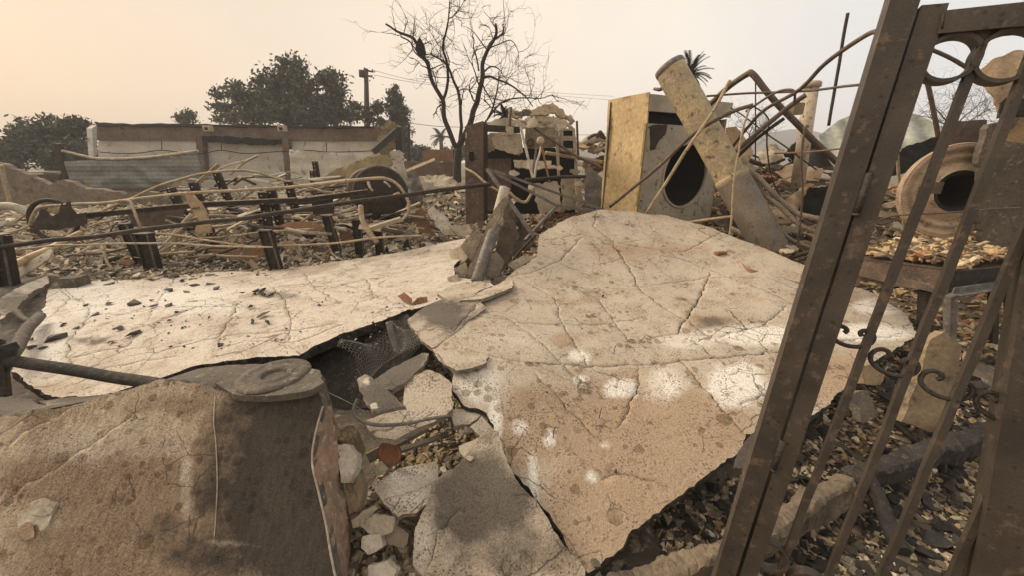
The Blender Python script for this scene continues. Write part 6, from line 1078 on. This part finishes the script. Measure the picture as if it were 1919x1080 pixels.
def bare(name, label, Y, mains, ntw, tl_, r0, depth=1.0, seed=1, rlev=3):
    rd = random.Random(seed); br = MB(); tk = MB(); paths = []
    for i, (pts, ra, rb) in enumerate(mains):
        dy = rd.uniform(-.12, .12)*Y*depth if i else 0; P = [W(p[0], p[1], Y+dy*j/len(pts)) for j, p in enumerate(pts)]
        c_ = crv(P, 5); c_ = [q_+Vector((N3(q_, 1.9, i), N3(q_, 1.9, i+4), N3(q_, 1.9, i+8)))*r0*.8 for q_ in c_]; n = len(c_)
        (tk if i == 0 else br).addmb(sweep(circ(1, 7), c_, smooth=True, scales=[(ra+(rb-ra)*(j/(n-1)))*.54 for j in range(n)]))
        if i: paths.append((c_, ra, rb))
    def grow(p, d, L_, r, lev):
        P = [p]; q_ = Vector(p); d = d.normalized()
        for _ in range(5):
            d = (d+Vector((rd.gauss(0, .30), rd.gauss(0, .30), rd.gauss(.03, .28)))).normalized(); q_ = q_+d*L_/5; P.append(q_)
        br.addmb(sweep(circ(1, 3), P, smooth=True, scales=[r*(1-.8*j/5) for j in range(6)]))
        if lev > 0:
            for _ in range(rd.randint(2, 4)):
                k = rd.randint(1, 5); grow(P[k], d+Vector((rd.gauss(0, .9), rd.gauss(0, .9), rd.gauss(.1, .7))), L_*rd.uniform(.4, .75), r*.55, lev-1)
    wts = [len(c_[0]) for c_ in paths]
    for _ in range(ntw):
        c_, ra, rb = rd.choices(paths, wts)[0]; k = rd.randint(len(c_)//4, len(c_)-1); t = (c_[min(k+1, len(c_)-1)]-c_[k-1]).normalized()
        o_ = Vector((rd.gauss(0, 1), rd.gauss(0, .7), rd.gauss(.15, .8))); grow(c_[k], t*.5+o_*.8, tl_*rd.uniform(.5, 1.2), max(.012, (ra+(rb-ra)*k/len(c_))*.24), rlev-1)
    thing(name, label, 'tree', [('trunk', tk, 'bark'), ('branches', br, 'bark')])
bare('bare_tree', 'tall leafless burnt tree with forked trunk rising against the sky, centre', 14, [
    ([(856, 340), (857, 300), (860, 278)], .30, .24), ([(860, 280), (843, 245), (830, 205), (827, 186), (812, 155), (797, 118), (786, 96), (775, 72), (755, 60), (738, 53), (722, 46)], .17, .045), ([(828, 188), (838, 168), (841, 140), (838, 115), (833, 88), (836, 60), (838, 42), (843, 25), (845, 0)], .10, .03),
    ([(861, 270), (864, 235), (861, 180), (849, 150), (838, 126), (824, 108), (806, 98)], .12, .04), ([(860, 280), (882, 220), (897, 172), (903, 132), (913, 98), (926, 70), (929, 42)], .20, .06), ([(916, 92), (930, 70), (942, 56), (944, 42)], .08, .03), ([(903, 147), (918, 143), (940, 150), (962, 162), (982, 182), (1000, 200)], .08, .03), ([(904, 134), (918, 129), (935, 130), (950, 142)], .06, .02),
    ([(899, 128), (893, 112), (888, 90), (886, 64)], .06, .03), ([(858, 172), (875, 168), (892, 175)], .04, .02), ([(838, 32), (850, 28), (860, 14), (866, 0)], .04, .015), ([(916, 90), (935, 82), (955, 74), (968, 88), (972, 108)], .04, .015), ([(750, 66), (768, 78), (782, 100)], .05, .03)], 84, 1.05, .12, seed=4)
bare('bare_tree', 'slender leafless branches rising behind the wrecked machine, right of the tall tree', 11, [([(900, 300), (908, 250), (912, 225)], .06, .05), ([(912, 225), (922, 200), (930, 175), (935, 150), (936, 132)], .05, .02), ([(914, 222), (930, 200), (955, 184), (985, 183), (1012, 184), (1036, 176)], .05, .015), ([(922, 202), (914, 192), (907, 186)], .03, .015)], 24, .8, .05, seed=9)
bare('bare_tree', 'pale leafless tree crown seen far behind the gate bars at the right', 22, [([(1785, 290), (1785, 250), (1784, 235)], .14, .10), ([(1784, 238), (1765, 215), (1745, 195)], .08, .03), ([(1784, 238), (1790, 210), (1785, 175)], .08, .03), ([(1786, 238), (1810, 215), (1835, 195)], .08, .03), ([(1784, 240), (1750, 222), (1722, 215)], .07, .02), ([(1786, 240), (1825, 222), (1850, 205)], .07, .02)], 70, 1.7, .06, seed=12)
bare('bare_tree', 'thin distant leafless tree just right of the flue pipe', 28, [([(1405, 300), (1405, 262), (1404, 250)], .12, .09), ([(1404, 252), (1392, 235), (1384, 220)], .06, .02), ([(1404, 252), (1410, 235), (1412, 214)], .06, .02), ([(1404, 252), (1425, 238), (1438, 226)], .06, .02)], 40, 1.6, .06, seed=15)
bare('bare_tree', 'thin distant leafless tree behind the rods near the white post', 34, [([(1436, 300), (1437, 265), (1437, 255)], .10, .07), ([(1437, 256), (1430, 240), (1424, 232)], .06, .02), ([(1437, 256), (1446, 244), (1452, 236)], .06, .02)], 22, 1.4, .05, seed=18)
solo('charred_scrap', plate([(786, 68), (794, 82), (797, 98), (791, 110), (783, 104), (778, 90), (780, 78)], 12.9, (0, -1, 0), .15, .05, .05), 'black', 'black diamond shaped scrap caught in the left limb of the tall bare tree', 'scrap')
def palm(name, label, px, py, Y, trunk, L_, n, wd, seed, lim=(-.5, 1.3), m_='bark', fm='leaf'):
    rd = random.Random(seed); c_ = W(px, py, Y); fr2 = MB()
    for i in range(n):
        az = rd.uniform(0, 6.28); el = rd.uniform(*lim); d = Vector((math.cos(az)*math.cos(el), math.sin(az)*math.cos(el), math.sin(el))); P = [c_]; q_ = Vector(c_); k = 8
        for j in range(k): d = (d+Vector((0, 0, -.13))).normalized(); q_ = q_+d*L_*rd.uniform(.9, 1.1)/k; P.append(q_)
        s_ = d.cross(Vector((0, 0, 1))); s_ = s_.normalized() if s_.length > .01 else Vector((1, 0, 0)); fr2.addmb(sweep(circ(1, 3), P, scales=[wd*.3*(1-.8*j/k) for j in range(k+1)]))
        for j in range(1, k+1):
            for e in (-1, 1):
                for h_ in (0, .5):
                    b0 = P[j-1].lerp(P[j], h_); t_ = (P[j]-P[j-1]).normalized(); tip = b0+(s_*e*.8+t_*.7-Vector((0, 0, .35))).normalized()*wd*4*(1-.55*j/k); o_ = t_*wd*.5
                    fr2.add([b0-o_, b0+o_, tip], [(0, 1, 2)])
    thing(name, label, 'palm', [('fronds', fr2, fm), ('trunk', tube([W(*p) for p in trunk], trunk_r(Y, wd), 8, wob=.03), m_)])
def trunk_r(Y, wd): return wd*1.6
palm('palm_tree', 'small distant palm standing beyond the low brown wall', 826, 256, 45, [(827, 300, 45), (827, 275, 45), (826, 257, 45)], 1.6, 16, .13, 3, (-.3, 1.1), fm='leaf_far')
palm('palm_tree', 'dark scorched palm crown poking out behind the top of the flue pipe', 1292, 140, 13, [(1316, 260, 13), (1309, 170, 13), (1296, 142, 13)], .72, 46, .045, 5, (-.7, 1.4), fm='char')
palm('palm_tree', 'dark scorched palm crown behind the wrecked machine', 945, 216, 14, [(950, 330, 14), (946, 240, 14), (945, 218, 14)], .5, 34, .04, 8, (-.2, 1.2), fm='bark')
up = [('pole_shaft', tube([W(692, 330, 33), W(690, 240, 33), W(686, 128, 33)], .16, 8, False), 'bark'), ('second_shaft', tube([W(684, 300, 33.5), W(684, 160, 33.5), W(683, 126, 33.5)], .07, 6, False), 'bark'), ('transformer', tube([W(679, 144, 33), W(678, 131, 33)], .24, 12, False), 'steel_char'), ('crossarm', bar(W(684, 131, 33), W(699, 134, 34.5), .1, .12), 'bark'), ('crossarm', bar(W(684, 140, 33), W(697, 143, 34.5), .1, .12), 'bark')]
for x, y in ((698, 132), (702, 135), (697, 143), (700, 147), (693, 152)): up.append(('insulator', tube([W(x, y, 33.4), W(x, y-3, 33.4)], .05, 6, False), 'steel_grey'))
thing('utility_pole', 'wooden utility pole with a transformer standing right of the oak', 'utility pole', up)
for i, (a, b, c_, lb) in enumerate([((698, 131, 33.4), (850, 160, 40), (1150, 180, 55), 'topmost thin power line running right from the utility pole'), ((700, 140, 33.4), (850, 163, 40), (1150, 187, 55), 'lower thin power line running right from the utility pole'), ((768, 230, 22), (820, 236, 24), (880, 238, 26), 'thin power line reaching the tall bare tree from the slim pole'), ((1060, 250, 30), (1100, 252, 30), (1200, 246, 34), 'thin power line seen between the machine and the dryer')]): solo('power_line', tube([W(*a), W(*b), W(*c_)], .014, 4), 'steel_char', lb, 'power line')
# distant hill
hv_ = []; nx = 120
for i in range(nx+1):
    px = 1000+i*12; t = i/nx; yb = 272-30*math.exp(-((px-1475)/90)**2)-9*math.exp(-((px-1750)/200)**2)+2.5*noise.noise(Vector((px*.03, 0, 0)))
    for j, (f_, Y) in enumerate(((0, 215), (.6, 228), (1, 245))): p = W(px, 300, Y); z_ = W(px, yb, 245).z*f_; hv_.append((p.x, Y, -.2+z_))
struct('hills', MB().add(hv_, [(i*3+j, (i+1)*3+j, (i+1)*3+j+1, i*3+j+1) for i in range(nx) for j in range(2)], True), 'hill')
# smoke haze
HZ = bpy.data.materials.new('smoke_haze'); HZ.use_nodes = True; hn_ = HZ.node_tree; hn_.nodes.remove(hn_.nodes['Principled BSDF']); pv = hn_.nodes.new('ShaderNodeVolumePrincipled')
pv.inputs['Color'].default_value = (.97, .95, .93, 1); pv.inputs['Density'].default_value = .0026; hn_.links.new(pv.outputs[0], hn_.nodes['Material Output'].inputs['Volume'])
hb = link('haze', quadbox(Vector((-284, -64, -1.2)), Vector((568, 0, 0)), Vector((0, 348, 0)), Vector((0, 0, 24))), HZ, (0, 0, -1.2)); hb['kind'] = 'stuff'
